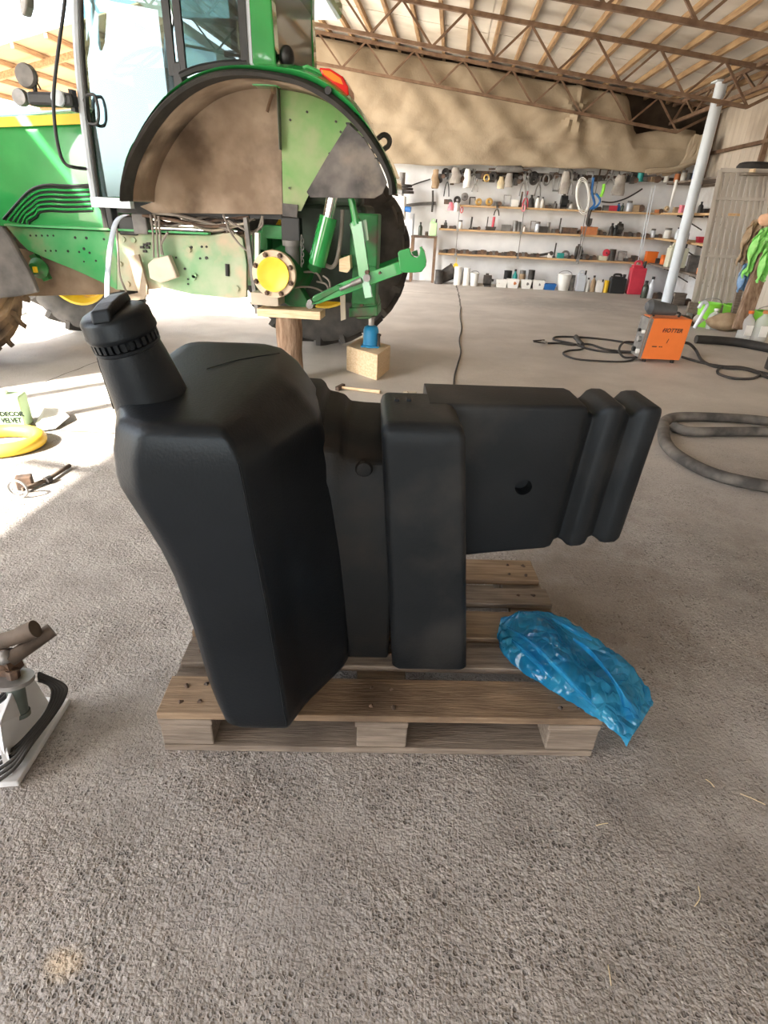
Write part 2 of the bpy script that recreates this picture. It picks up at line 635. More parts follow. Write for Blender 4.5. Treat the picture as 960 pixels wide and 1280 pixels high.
b.v = [(-6.2, -7, 0), (4.75, -7, 0), (4.75, 13.35, 0), (-6.2, 13.35, 0)]
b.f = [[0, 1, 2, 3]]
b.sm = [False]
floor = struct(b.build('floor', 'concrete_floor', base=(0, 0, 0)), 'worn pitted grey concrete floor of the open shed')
mat('dirt_yard', (.44, .37, .28), (.55, .48, .38), rough=.95, scale=1.5, bump=.4, bscale=20)
b = MB()
b.v = [(-90, -60, -.02), (60, -60, -.02), (60, 120, -.02), (-90, 120, -.02)]
b.f = [[0, 1, 2, 3]]
b.sm = [False]
struct(b.build('ground', 'dirt_yard', base=(0, 0, -.02)), 'pale sunlit yard outside the open left side')
# saw joint and crack across the slab: sunk-looking strips of dark filler
mat('joint_fill', (.10, .09, .08), (.16, .14, .12), rough=.9, scale=20)
def crack(pts, w0, name='floor_crack'):
    b = MB()
    vs, fs = [], []
    P = [fl(*q) for q in pts]
    Q = []
    for i in range(len(P) - 1):
        for k in range(8):
            t = P[i].lerp(P[i + 1], k / 8)
            Q.append(t + Vector((noise.noise(t * 5) * .02, noise.noise(t * 5 + Vector((9, 0, 0))) * .02, 0)))
    Q.append(P[-1])
    for i, q in enumerate(Q):
        d = (Q[min(i + 1, len(Q) - 1)] - Q[max(i - 1, 0)]).normalized()
        s_ = Vector((-d.y, d.x, 0)) * w0 * (.5 + .8 * random.random())
        vs += [(q + s_).to_tuple()[:2] + (.0015,), (q - s_).to_tuple()[:2] + (.0015,)]
    for i in range(len(Q) - 1):
        fs.append((2 * i, 2 * i + 1, 2 * i + 3, 2 * i + 2))
    b.add(vs, fs)
    o = LMB(floor)
    o.v, o.f, o.sm = b.v, b.f, b.sm
    return o.build(name, 'joint_fill')
crack([(497, 364), (530, 366), (563, 368)], .012)
crack([(570, 356), (573, 366), (576, 384)], .014)
crack([(45, 482), (95, 462), (140, 446)], .006)
# ------------------------------------------------------------------ walls
HX1 = 4.62      # right wall
HX0 = -5.36     # left eave line
HYB = 13.3      # back wall
def roofz(x):
    return 3.736 - .134 * x
mat('whitewash', (.70, .71, .73), (.82, .83, .84), rough=.85, scale=2.5, bump=.1, c3=(.50, .49, .47), scale3=1.7, lo3=.58, hi3=.78)
mat('dark_void', (.035, .024, .016), (.07, .05, .034), rough=.9, scale=4)
b = MB().box((-.5, HYB + .1, 1.15), (10.4, .2, 2.3))
struct(b.build('wall_back', 'whitewash'), 'whitewashed back wall behind the tool shelves')
b = MB()
b.plate([(-5.7, HYB + .02, 2.3), (4.7, HYB + .02, 2.3), (4.7, HYB + .02, roofz(4.7) + .085), (-5.7, HYB + .02, roofz(-5.7) + .085)], (0, .16, 0))  # dark sheet standing in for the unlit void above the canvas
struct(b.build('wall_back_upper', 'dark_void'), 'dark backing painted as the shaded void above the canvas')
mat('wall_sheet', (.60, .52, .43), (.68, .60, .50), rough=.75, scale=2, stretch=(4, 4, .6), c3=(.48, .40, .32), scale3=1.6, lo3=.52, hi3=.75)
# right wall: upright sheets with standing seams between posts
wr = thing('wall_right', 'beige upright sheet wall on the right with brown posts', None, (HX1, 6, 0), kind='structure')
yy = -7.0
k = 0
while yy < 13.3:
    q = LMB(wr)
    q.box((HX1 + .03 + .012 * (k % 2), yy + .555, roofz(HX1) / 2 + .03), (.02, 1.12, roofz(HX1) + .06))
    for j in range(1, 6):
        q.box((HX1 + .020 + .012 * (k % 2), yy + j * .185, roofz(HX1) / 2 - .01), (.006, .012, roofz(HX1) - .08))
    q.build('wall_panel', 'wall_sheet')
    if k % 2 == 0:
        q = LMB(wr)
        q.box((HX1 - .03, yy, roofz(HX1) / 2 - .02), (.07, .07, roofz(HX1) - .05))
        q.build('wall_post', 'rust_steel')
    yy += 1.11
    k += 1
for z in (2.45,):
    q = LMB(wr)
    q.beam((HX1 - .04, -7, z), (HX1 - .04, 13.25, z), .05, .05)
    q.build('wall_rail', 'rust_steel')
mat('side_wash', (.60, .60, .60), (.70, .70, .69), rough=.85, scale=2, c3=(.36, .33, .30), scale3=2, lo3=.5, hi3=.72)
b = MB().box((HX1 - .05, 11.9, .95), (.06, 2.8, 1.9))
struct(b.build('wall_right_base', 'side_wash'), 'grey washed low wall behind the corner shelves on the right')
# left side: unseen sheet panels added to block sun, the rest open to the yard
b = MB()
wl = thing('wall_left_blocker', 'unseen sheet panels added to shade the open left side', None, (HX0, 2.8, 0), kind='structure')
for j in range(2):
    q = LMB(wl)
    q.box((HX0 - .05, 1.45 + .58 + j * 1.16, roofz(HX0) / 2 - .05), (.03, 1.15, roofz(HX0) - .12))
    q.build('wall_panel', 'wall_sheet')
for j in range(4):  # more unseen panels, added to darken the reflection in the cab door
    q = LMB(wl)
    q.box((HX0 - .05, -6.9 + .5 + j * 1.0, roofz(HX0) / 2 - .05), (.03, .99, roofz(HX0) - .12))
    q.build('wall_panel', 'wall_sheet')
for i, y in enumerate((-6.5, -3.0, .0, .95, 3.85, 6.9, 10.0, 12.9)):
    b = MB()
    r = .055 if i in (2, 3) else .07
    b.cyl((HX0, y, 0), (HX0, y, roofz(HX0) - .07), r, 12)
    b.box((HX0, y, .01), (.24, .24, .02))
    b.box((HX0, y, roofz(HX0) - .075), (.2, .2, .015))
    o = struct(b.build('trim_%d' % (i + 1), 'column_paint'), 'steel eave post on the open left side')
wf = thing('wall_front_blocker', 'unseen front wall added behind the camera to dim the foreground', None, (0, -7.05, 0), kind='structure')  # unseen wall added to cut the light on the foreground
for j in range(10):
    x0_ = HX0 + j * (HX1 - HX0) / 10
    x1_ = HX0 + (j + 1) * (HX1 - HX0) / 10 - .004
    q = LMB(wf)
    zb_ = 3.0 if 2 <= j <= 7 else 0.0          # middle left open for light from behind
    q.plate([(x0_, -7.05, zb_), (x1_, -7.05, zb_), (x1_, -7.05, roofz(x1_) - .02), (x0_, -7.05, roofz(x0_) - .02)], (0, .03, 0))
    q.build('wall_panel', 'wall_sheet')
# ------------------------------------------------------------------ roof: sheets, battens, trusses
mat('roof_sheet', (.56, .52, .46), (.68, .64, .57), rough=.85, scale=1.2, c3=(.46, .41, .34), scale3=1.1, lo3=.52, hi3=.72)
ceil = thing('ceiling', 'pale sheet roof underside on brown battens and steel trusses', None, (0, 6, 3.5), kind='structure')
RX0, RX1, RY0, RY1 = HX0 - .12, HX1 + .25, -7.2, 13.6
SY = [RY0 + i * (RY1 - RY0) / 9 for i in range(10)]
SXX = [RX0 + i * (RX1 - RX0) / 9 for i in range(10)]
for i in range(9):
    for j in range(9):
        q = LMB(ceil)
        x0, x1, y0, y1 = SXX[i], SXX[i + 1] + .04, SY[j], SY[j + 1] + .05
        dz = .075 + (.007 if j % 2 else 0) + (.014 if i % 2 else 0)
        q.plate([(x0, y0, roofz(x0) + dz), (x1, y0, roofz(x1) + dz), (x1, y1, roofz(x1) + dz), (x0, y1, roofz(x0) + dz)], (0, 0, .006))
        q.build('roof_sheet', 'roof_sheet')
x = RX0 + .1
bm0 = None
while x < RX1 - .05:
    q = LMB(ceil)
    q.beam((x, RY0, roofz(x) + .035), (x, RY1, roofz(x) + .035), .05, .075)
    q.build('batten', 'wood_batten')
    x += .415
def truss(y):
    zt = lambda x: roofz(x) - .03
    zb = lambda x: roofz(x) - .47
    q = LMB(ceil)
    xa, xb = HX0 - .08, HX1 - .12
    q.beam((xa, y, zt(xa)), (xb, y, zt(xb)), .06, .05)
    xe = HX1 - .75
    q.beam((xa, y, zb(xa)), (xe, y, zb(xe)), .05, .045)
    q.beam((xe, y, zb(xe)), (xb, y, zt(xb) - .03), .045, .04)
    q.build('truss_chords', 'rust_steel')
    x = xe
    up = False
    n = 0
    while x > xa + .45:
        q = LMB(ceil)
        x2 = x - .435
        a = (x, y, (zt if up else zb)(x))
        c = (x2, y, (zb if up else zt)(x2))
        q.beam(a, c, .028, .028)
        q.build('truss_web', 'rust_steel')
        up = not up
        x = x2
for y in (12.75, 9.95, 7.15, 4.35, 1.55, -1.25, -4.05):
    truss(y)
# lattice girder along the columns on the right
gx = 3.85
q = LMB(ceil)
gz0, gz1 = 2.92, 3.2
q.beam((gx, -6.8, gz0), (gx, 13.2, gz0), .05, .05)
q.beam((gx, -6.8, gz1), (gx, 13.2, gz1), .05, .05)
q.build('girder_chords', 'rust_steel')
y = 13.1
while y > 3:
    q = LMB(ceil)
    q.beam((gx, y, gz0), (gx, y - .55, gz1), .03, .03)
    q.beam((gx, y - .55, gz1), (gx, y - 1.1, gz0), .03, .03)
    q.build('girder_web', 'rust_steel')
    y -= 1.1
# ------------------------------------------------------------------ the columns
cp = at(831, 384, 11.08)
for i, y in enumerate((11.08,)):
    b = MB()
    cx = 3.85
    b.cyl((cx, y, 0), (cx, y, 3.2), .085, 20)
    b.cyl((cx, y, 0), (cx, y, .015), .16, 16)
    b.box((cx, y, 3.21), (.24, .24, .02))
    o = b.build('column', 'column_paint')
    if i == 0:
        tag(o, 'pale blue grey round steel column behind the orange welder', 'column')
# ------------------------------------------------------------------ the canvas hung over the back gable
mat('canvas', (.33, .265, .185), (.42, .345, .25), rough=.95, scale=1.6, bump=.25, bscale=30, c3=(.24, .185, .125), scale3=1.3, lo3=.5, hi3=.7)
def tarp():
    nx, nz = 150, 34
    x0, x1 = -5.3, 4.25
    vs, fs = [], []
    for i in range(nx + 1):
        for j in range(nz + 1):
            u, v = i / nx, j / nz
            x = x0 + (x1 - x0) * u
            top = roofz(x) - .06
            # lowered over the right bay, where the dark backing for the void shows
            k = min(1, max(0, (x - 2.95) / .25))
            top2 = 2.72 + .10 * sin(max(0, x - 3.2) * 2.2)
            top = top * (1 - k) + top2 * k
            bot = 2.13 + .03 * noise.noise(Vector((x * 1.3, 0, 0))) + .02 * sin(x * .9)
            z = bot + (top - bot) * v
            y = 13.06 - .10 * (1 - abs(2 * v - 1) ** 2)
            y += .10 * noise.noise(Vector((x * .8, z * 1.1, 3))) + .09 * noise.noise(Vector((x * 2.2 + z * 2.0, z * 1.2, 9))) + .035 * abs(noise.noise(Vector((x * 3.2 - z * 2.4, z * 2.0, 5))))
            # radiating pull folds from a torn gather
            gx_, gz_ = 2.05, 3.02
            dx, dz = x - gx_, z - gz_
            d = hypot(dx, dz)
            y += .06 * math.exp(-d * 1.1) * sin(7 * atan2(dz, dx) + 2 * d)
            y -= .16 * math.exp(-(dx * dx * 30 + dz * dz * 3))
            # lower hem seam
            y -= .02 * math.exp(-((z - 2.62 + .04 * x) ** 2) * 900)
            vs.append((x, y - .1, z))
    for i in range(nx):
        for j in range(nz):
            a = i * (nz + 1) + j
            fs.append((a, a + nz + 1, a + nz + 2, a + 1))
    b = MB()
    b.add(vs, fs, True)
    o = b.build('canvas_sheet', 'canvas')
    q = o.modifiers.new('thick', 'SOLIDIFY')
    q.thickness = .006
    return tag(o, 'large creased tan canvas sheet hung along the top of the back wall', 'canvas')
tarp()
# torn loose flap and bundled folds at the top right end of the canvas
b = MB()
for k in range(7):
    a = Vector((4.12 + .04 * k, 12.72 - .03 * k, 2.12 + .05 * random.random()))
    pts = smoothpts([a + Vector((.05, 0, .55)), a + Vector((.02 * random.uniform(-1, 1), -.04, .25)), a + Vector((-.1 - .05 * k, -.05, .04)), a + Vector((-.35 - .1 * k, -.02, -.03))], 6)
    b.tube(pts, [.03 + .02 * sin(i * .5 + k) ** 2 for i in range(len(pts))], 7)
tag(b.build('canvas_bundle', 'canvas'), 'gathered dark end of the canvas drooping in the back right corner', 'canvas')
# ------------------------------------------------------------------ open canopy beyond the yard (upper left)
c0 = at(0, 62, 15.6)
c1 = at(78, 28, 15.2)
sl = (c1.z - c0.z) / (c1.x - c0.x)
cz = lambda x: c0.z + sl * (x - c0.x)
can = thing('open_canopy', 'brown roofed open canopy standing across the yard behind the tractor', 'canopy', ((c0.x + c1.x) / 2, 22, 0))
CX0, CX1, CY0, CY1 = c0.x - 2.2, c1.x + 2.3, 15.4, 32
mat('canopy_sheet', (.50, .33, .19), (.58, .40, .25), rough=.9, scale=.8)
for j in range(5):
    y0 = CY0 + (CY1 - CY0) * j / 5
    y1 = CY0 + (CY1 - CY0) * (j + 1) / 5 + .05
    q = LMB(can)
    q.plate([(CX0, y0, cz(CX0)), (CX1, y0, cz(CX1)), (CX1, y1, cz(CX1)), (CX0, y1, cz(CX0))], (0, 0, .03))
    q.build('roof_sheet', 'canopy_sheet')
x = CX0 + .1
while x < CX1:
    q = LMB(can)
    q.beam((x, CY0, cz(x) - .06), (x, CY1, cz(x) - .06), .08, .10)
    q.build('purlin', 'wood_batten')
    x += .85
for y in (16.5, 20, 23.5, 27, 30.5):
    q = LMB(can)
    q.beam((CX0, y, cz(CX0) - .19), (CX1, y, cz(CX1) - .19), .10, .14)
    q.build('rafter', 'wood_batten')
for x in (CX0 + .3, CX1 - .3):
    for y in (16.5, 23.5, 30.5):
        q = LMB(can)
        q.cyl((x, y, -.02), (x, y, cz(x) - .2), .09, 10)
        q.build('post', 'wood_grey')
# ================================================================== the tractor (left side towards the camera, front to the left)
TY = 5.45                     # its centre line
YN = 4.60                     # near rear hub face
hub = at(342, 343, YN)
TX = hub.x
HUBZ = hub.z
tr = thing('tractor', 'green farm tractor on a stump with its near rear wheel taken off', 'tractor', (TX, TY, 0))
def mir(y):
    return 2 * TY - y
def P2(px, py, y):
    return at(px, py, y)
# ---- rear fender
C0 = [(152, 252), (153, 232), (160, 205), (172, 180), (190, 152), (212, 128), (240, 108), (270, 97), (300, 94), (335, 97), (370, 106), (400, 121), (428, 142), (452, 168), (472, 198), (484, 225), (486, 244)]
C1 = [(149, 250), (150, 229), (156, 201), (168, 174), (185, 146), (207, 121), (236, 100), (268, 88), (300, 85), (335, 88), (372, 95), (405, 110), (435, 133), (461, 162), (481, 193), (493, 222), (495, 242)]
C2 = [(149, 250), (150, 229), (156, 201), (168, 174), (184, 145), (204, 118), (232, 95), (266, 81), (300, 77), (335, 77), (374, 80), (410, 97), (441, 124), (463, 159), (481, 193), (493, 222), (495, 242)]
YL, YI = 4.42, 4.93
def sm2(C):
    return [tuple(p[:2]) for p in smoothpts([(a, b, 0) for a, b in C], 4)]
def fender(near):
    ys = (lambda y: y) if near else mir
    c0 = [P2(*p, YL) for p in sm2(C0)]
    c1 = [P2(*p, YL) for p in sm2(C1)]
    c2 = [P2(*p, YL) for p in sm2(C2)]
    if not near:
        k_ = int(len(c0) * .72)
        c0, c1, c2 = c0[:k_], c1[:k_], c2[:k_]
    n = len(c0)
    # green outer skin: rounded flange + arch running back to the inner panel
    def rows(R):
        q = LMB(tr)
        m = len(R)
        vs = [Vector((p.x, ys(y), p.z)) for y, row in R for p in row]
        fs = [(i * n + k, i * n + k + 1, (i + 1) * n + k + 1, (i + 1) * n + k) for i in range(m - 1) for k in range(n - 1)]
        q.add(vs, fs, True)
        return q
    f = rows([(YL + .03, c1), (YL + .01, [a.lerp(b_, .5) for a, b_ in zip(c1, c2)]), (YL + .06, c2), (YI, c2)]).build('fender', 'green_paint')
    f.modifiers.new('t', 'SOLIDIFY').thickness = .008
    l = rows([(YL + .22, [a.lerp(b_, .45) for a, b_ in zip(c0, c1)]), (YL, c0), (YL - .012, [a.lerp(b_, .5) for a, b_ in zip(c0, c1)]), (YL + .02, c1), (YL + .06, c1)]).build('fender_lip', 'black_rubber')
    # muddy arch underside
    u = rows([(YL + .18, [a.lerp(b_, .4) for a, b_ in zip(c0, c1)]), (YI, [a.lerp(b_, .4) for a, b_ in zip(c0, c1)])]).build('arch_lining', 'mud')
    u.modifiers.new('t', 'SOLIDIFY').thickness = .006
    return c0, n
c0, nC = fender(True)
fender(False)
# inner wall of the fender: muddy sheet, clean green sheet, black flap
arch = [p for p in c0]
def panel(name, m, y, keep, bottom, off=.012):
    q = LMB(tr)
    q.plate([Vector((p.x, y, p.z)) for p in keep] + [at(*b_, y) for b_ in bottom], (0, off, 0))
    return q.build(name, m)
xs_split = at(353, 180, YI).x
cm_ = [P2(*p, YL) for p in sm2(C1)]
arch = [a.lerp(b_, .42) for a, b_ in zip(arch, cm_)]
left = [p for p in arch if p.x <= xs_split]
zt = left[-1].z
q = LMB(tr)
q.plate([Vector((p.x, YI, p.z)) for p in left] + [Vector((xs_split, YI, zt)), at(353, 268, YI), at(270, 267, YI), at(190, 266, YI), at(175, 258, YI)], (0, .012, 0))
q.build('inner_panel', 'mud')
right = [p for p in arch if p.x > xs_split]
right = right[:int(len(right) * .62)]
q = LMB(tr)
q.plate([Vector((xs_split + .002, YI - .006, right[0].z))] + [Vector((p.x, YI - .006, p.z)) for p in right] + [at(400, 215, YI), at(376, 264, YI), at(354, 264, YI)], (0, .012, 0))
q.build('side_panel', 'green_panel')
fp = [(435, 154), (455, 172), (471, 198), (484, 228), (478, 242), (468, 248), (388, 247), (383, 240), (408, 197)]
q = LMB(tr)
q.plate([at(*p, 4.55) for p in fp], (0, .012, 0))
q.build('mud_flap', 'mud_black', bevel=.004)
q = LMB(tr)
for p in fp[:3]:
    a = at(*p, 4.55)
    q.beam(a, (a.x, YI, a.z), .03, .01)
q.build('flap_bracket', 'black_plastic')
for p in ((400, 214), (412, 192), (426, 165), (362, 235), (363, 150), (384, 140), (420, 152)):
    a = at(*p, YI - .01)
    q = LMB(tr)
    q.cyl((a.x, a.y, a.z), (a.x, a.y - .012, a.z), .008, 6)
    q.build('rivet', 'dark_iron')
# seam strap hanging inside the arch
q = LMB(tr)
a0 = at(345, 108, YI - .03)
q.tube(smoothpts([a0, at(338, 125, YI - .04), at(334, 140, YI - .04)], 4), .012, 6)
q.ball(at(343, 112, YI - .04), .03, 8, 6)
q.build('arch_clip', 'rust_steel')
q = LMB(tr)
q.plate([at(353, 254, YI - .02), at(372, 256, YI - .02), at(371, 272, YI - .02), at(353, 270, YI - .02)], (0, .02, 0))
q.build('edge_patch', 'mud_black')
# tail lamp, plug, ring
def lamp(ys):
    q = LMB(tr)
    pts = [(398, 84), (412, 85), (428, 95), (435, 108), (436, 122), (426, 117), (412, 103), (402, 93)]
    A = [at(*p, YL + .05) for p in pts]
    q.plate([Vector((p.x, ys(p.y), p.z)) for p in A], (0, (.26 if ys(1) == 1 else -.26), 0))
    l = q.build('tail_lamp', 'tail_red', bevel=.012, seg=3)
    q = LMB(tr)
    A = [at(*p, YL + .046) for p in ((402, 87), (413, 89), (426, 98), (429, 106), (416, 101), (405, 93))]
    q.plate([Vector((p.x, ys(p.y), p.z)) for p in A], (0, (.02 if ys(1) == 1 else -.02), 0))
    q.build('lens', 'tail_amber', l)
lamp(lambda y: y)
q = LMB(tr)
q.plate([at(*p, YL + .06) for p in ((376, 82), (384, 80), (402, 88), (420, 106), (438, 126), (430, 126), (405, 108))], (0, .3, 0))
q.build('lamp_housing', 'green_paint', bevel=.01)
a = at(410, 113, YL)
q = LMB(tr)
q.cyl((a.x, a.y + .05, a.z), (a.x, a.y - .005, a.z), .022, 12)
q.build('fender_plug', 'black_plastic')
a = at(480, 177, 5.0)
q = LMB(tr)
q.tube([a + Vector((.042 * cos(t * pi / 8), 0, .042 * sin(t * pi / 8))) for t in range(16)], .019, 8, closed=True)
q.cyl(a + Vector((-.03, 0, -.035)), a + Vector((-.16, 0, -.10)), .02, 8)
q.build('lifting_eye', 'dark_iron')
# ---- cab
YC = 4.76
DL = [(95, -60), (95, 0), (97, 60), (102, 120), (110, 190), (118, 246)]
dl = [at(*p, YC) for p in smoothpts([(a, b, 0) for a, b in DL], 4)] if False else [at(p[0], p[1], YC) for p in [tuple(v[:2]) for v in smoothpts([(a, b, 0) for a, b in DL], 4)]]
xB = at(217, 40, YC).x
xR = at(307, 40, YC).x
xC0, xC1 = at(311, 40, YC).x, at(341, 40, YC).x
zTop = 2.75
sill = at(118, 247, YC).z
cabfloor = sill - .06
for ys, nm in ((lambda y: y, 'n'), (mir, 'f')):
    q = LMB(tr)
    q.tube([Vector((p.x, ys(p.y), p.z)) for p in dl], .028, 8)
    q.build('door_post', 'cab_trim')
    q = LMB(tr)
    q.tube([Vector((p.x + .045, ys(p.y - .012), p.z)) for p in dl], .012, 6)
    q.build('door_seal', 'black_rubber')
    # door pane: one tall sheet of glass down to the sill
    q = LMB(tr)
    poly = [Vector((p.x + .05, ys(YC), p.z)) for p in dl] + [Vector((p_.x, ys(YC), p_.z)) for p_ in [at(*c_, YC) for c_ in ((151, 246), (159, 208), (173, 176), (193, 145), (211, 123))]] + [Vector((xB - .02, ys(YC), at(212, 118, YC).z)), Vector((xB - .02, ys(YC), dl[0].z))]
    q.plate(poly, (0, .006, 0))
    q.build('door_pane', 'cab_glass')
    for dx in (-.035, .04):
        q = LMB(tr)
        q.beam((xB + dx, ys(YC), at(215, 95, YC).z), (xB + dx, ys(YC), zTop), .05, .028)
        q.build('cab_pillar', 'black_plastic')
    q = LMB(tr)
    q.plate([Vector((xB + .06, ys(YC), at(220, 88, YC).z)), Vector((xR, ys(YC), at(303, 78, YC).z)), Vector((xR, ys(YC), zTop)), Vector((xB + .06, ys(YC), zTop))], (0, .006, 0))
    q.build('side_pane', 'cab_glass')
    q = LMB(tr)
    q.beam((xR - .01, ys(YC), at(303, 82, YC).z), (xR - .01, ys(YC), zTop), .05, .05)
    q.tube(smoothpts([Vector((xB + .02, ys(YC - .01), at(219, 95, YC).z)), Vector((at(245, 86, YC).x, ys(YC - .01), at(245, 87, YC).z)), Vector((at(275, 81, YC).x, ys(YC - .01), at(275, 81, YC).z)), Vector((xR, ys(YC - .01), at(303, 79, YC).z))], 4), .022, 6)
    q.build('window_frame', 'black_plastic')
    q = LMB(tr)
    q.beam((xR + .025, ys(YC), at(309, 80, YC).z), (xR + .025, ys(YC), zTop), .03, .03)
    q.build('window_trim', 'cab_trim')
    q = LMB(tr)
    zb = at(325, 85, YC).z
    q.plate([Vector((xC0, ys(YC - .01), zb - .1)), Vector((xC1 + .02, ys(YC - .01), zb - .1)), Vector((xC1 - .01, ys(YC - .01), zTop)), Vector((xC0, ys(YC - .01), zTop))], (0, (.12 if nm == 'n' else -.12), 0))
    q.build('rear_post', 'green_paint', bevel=.01)
    q = LMB(tr)
    q.beam((dl[-1].x - .02, ys(YC), sill - .03), (at(165, 254, YC).x, ys(YC), sill - .03), .06, .07)
    q.build('door_sill', 'cab_trim')
q = LMB(tr)
q.plate([Vector((xC1 - .02, mir(YC) - .1, 1.7)), Vector((xC1 - .02, YC + .1, 1.7)), Vector((xC1 - .02, YC + .1, zTop)), Vector((xC1 - .02, mir(YC) - .1, zTop))], (.006, 0, 0))
q.build('rear_pane', 'cab_glass_dark')
q = LMB(tr)
q.beam((xC1, 5.02, 1.78), (xC1, mir(5.02), 1.78), .06, .06)
q.build('rear_sill', 'green_paint')
q = LMB(tr)
q.box(((dl[0].x + xC1) / 2 + .05, TY, zTop + .06), (xC1 - dl[0].x + .35, 1.5, .14))
q.build('cab_roof', 'green_paint', bevel=.04)
q = LMB(tr)
q.box(((dl[-1].x + xC1) / 2, TY, cabfloor), (xC1 - dl[-1].x - .1, .94, .08))
q.build('cab_floor', 'black_plastic')
q = LMB(tr)
a = at(355, 73, YC + .2)
q.ball((xC1 + .07, YC + .08, at(352, 72, YC).z + .02), .055, 10, 8, (1, 1, 1.2))
q.beam((xC1, YC + .1, at(352, 72, YC).z + .02), (xC1 + .07, YC + .1, at(352, 72, YC).z + .02), .03)
q.build('work_lamp', 'black_plastic')
q = LMB(tr)
q.ball((xC1 + .1, mir(YC) - .1, at(385, 5, 6.1).z), .08, 10, 8)
q.beam((xC1, mir(YC) - .1, at(385, 5, 6.1).z), (xC1 + .1, mir(YC) - .1, at(385, 5, 6.1).z), .04)
q.build('work_lamp', 'black_plastic')
q = LMB(tr)
z0 = at(218, 95, YC).z
q.box((xB, YC + .02, z0), (.07, .07, .16))
q.build('window_latch', 'black_plastic', bevel=.01)
q = LMB(tr)
q.box((xR - .03, YC + .04, at(300, 72, YC).z), (.09, .05, .10))
q.build('window_latch', 'black_plastic', bevel=.01)
# door handle
q = LMB(tr)
ha = [at(*p, YC - .05) for p in ((107, 123), (113, 118), (119, 121), (123, 138), (122, 153), (115, 155), (109, 150))]
q.tube(smoothpts(ha, 4, True), .011, 6, closed=True)
q.ball(at(106, 126, YC - .02), .014, 8, 6)
q.build('door_handle', 'black_plastic')
# grab rail in front of the door
q = LMB(tr)
q.tube(smoothpts([at(*p, YC - .16) for p in ((84, -30), (80, 10), (72, 70), (67, 120), (69, 160), (75, 192), (82, 205), (92, 209))] + [at(107, 211, YC - .03)], 5), .012, 8)
q.build('grab_rail', 'black_plastic')
# lamp cluster beside the bonnet
q = LMB(tr)
y = YC - .05
q.beam(at(38, 124, y), at(95, 126, y), .09, .085)
q.build('lamp_arm', 'black_plastic', bevel=.02)
for (px, py, r, m) in ((27, 122, .055, 'steel_dull'), (34, 95, .075, 'grey_iron')):
    a = at(px, py, y)
    q = LMB(tr)
    M = Matrix.Translation(a) @ Matrix.Rotation(radians(90), 4, 'X')
    q.lathe([(0, -.05), (r * .7, -.045), (r, -.01), (r, .02), (r * .9, .035), (0, .04)], 18, M)
    q.build('lamp_shell', m)
q = LMB(tr)
q.cyl(at(43, 104, y), at(45, 120, y), .015, 8)
q.tube([at(46, 102, y), at(51, 112, y)], .005, 5)
q.build('lamp_stalk', 'black_plastic')
q = LMB(tr)
q.beam(at(90, 112, YC - .04), at(94, 140, YC - .04), .05, .03)
q.build('lamp_bracket', 'black_plastic')
a = at(78, 124, y)
q = LMB(tr)
q.cyl(a + Vector((0, -.06, 0)), a + Vector((0, .05, 0)), .05, 16)
q.build('marker_lens', 'cab_trim')
# mirror hanging in the top left
q = LMB(tr)
a = at(28, 5, YC - .45)
q.plate([at(*p, YC - .45) for p in ((22, -40), (34, -40), (33, 8), (30, 19), (27, 20), (24, 8))], (.02, .05, 0))
q.beam(at(28, -38, YC - .42), Vector((dl[0].x, YC, 2.6)), .025)
q.build('mirror', 'steel_dull', bevel=.008)
# ---- inside the cab
q = LMB(tr)
sw = at(172, 78, 5.3)
M = Matrix.Translation(sw) @ Matrix.Rotation(radians(-24), 4, 'Y') @ Matrix.Rotation(radians(6), 4, 'X')
q.tube([M @ Vector((.21 * cos(t * pi / 12), .21 * sin(t * pi / 12), 0)) for t in range(24)], .016, 8, closed=True)
for k in range(3):
    q.tube([M @ Vector((0, 0, -.02)), M @ Vector((.2 * cos(k * 2.1), .2 * sin(k * 2.1), 0))], .012, 6)
q.tube([M @ Vector((0, 0, -.01)), M @ Vector((0, 0, -.35))], .035, 8)
q.build('steering_wheel', 'black_plastic')
q = LMB(tr)
q.box((sw.x - .26, TY, sw.z - .42), (.3, .62, .6), taper=.8)
q.build('dashboard', 'black_plastic', bevel=.04)
q = LMB(tr)
q.box((sw.x + .72, TY, cabfloor + .50), (.5, .5, .16))
q.box((sw.x + .98, TY, cabfloor + .80), (.16, .48, .55))
q.box((sw.x + .72, TY, cabfloor + .23), (.3, .3, .4))
q.box((sw.x + .72, TY - .34, cabfloor + .66), (.4, .12, .10))
q.build('seat', 'seat_cloth', bevel=.04)
q = LMB(tr)
a = at(190, 88, 4.98)
q.box((a.x + .06, a.y, a.z - .10), (.34, .24, .20))
q.build('console', 'grey_iron', bevel=.03)
q = LMB(tr)
q.beam(at(282, 66, 4.9), at(300, 70, 4.9), .06)
q.tube(smoothpts([at(294, 18, 5.0), at(293, 45, 5.0), at(297, 60, 5.0), at(292, 68, 5.0), at(297, 74, 5.0)], 6), .008, 6)
q.beam(at(291, 0, 5.0), at(296, 22, 5.0), .07, .03)
q.build('cab_radio', 'black_plastic')
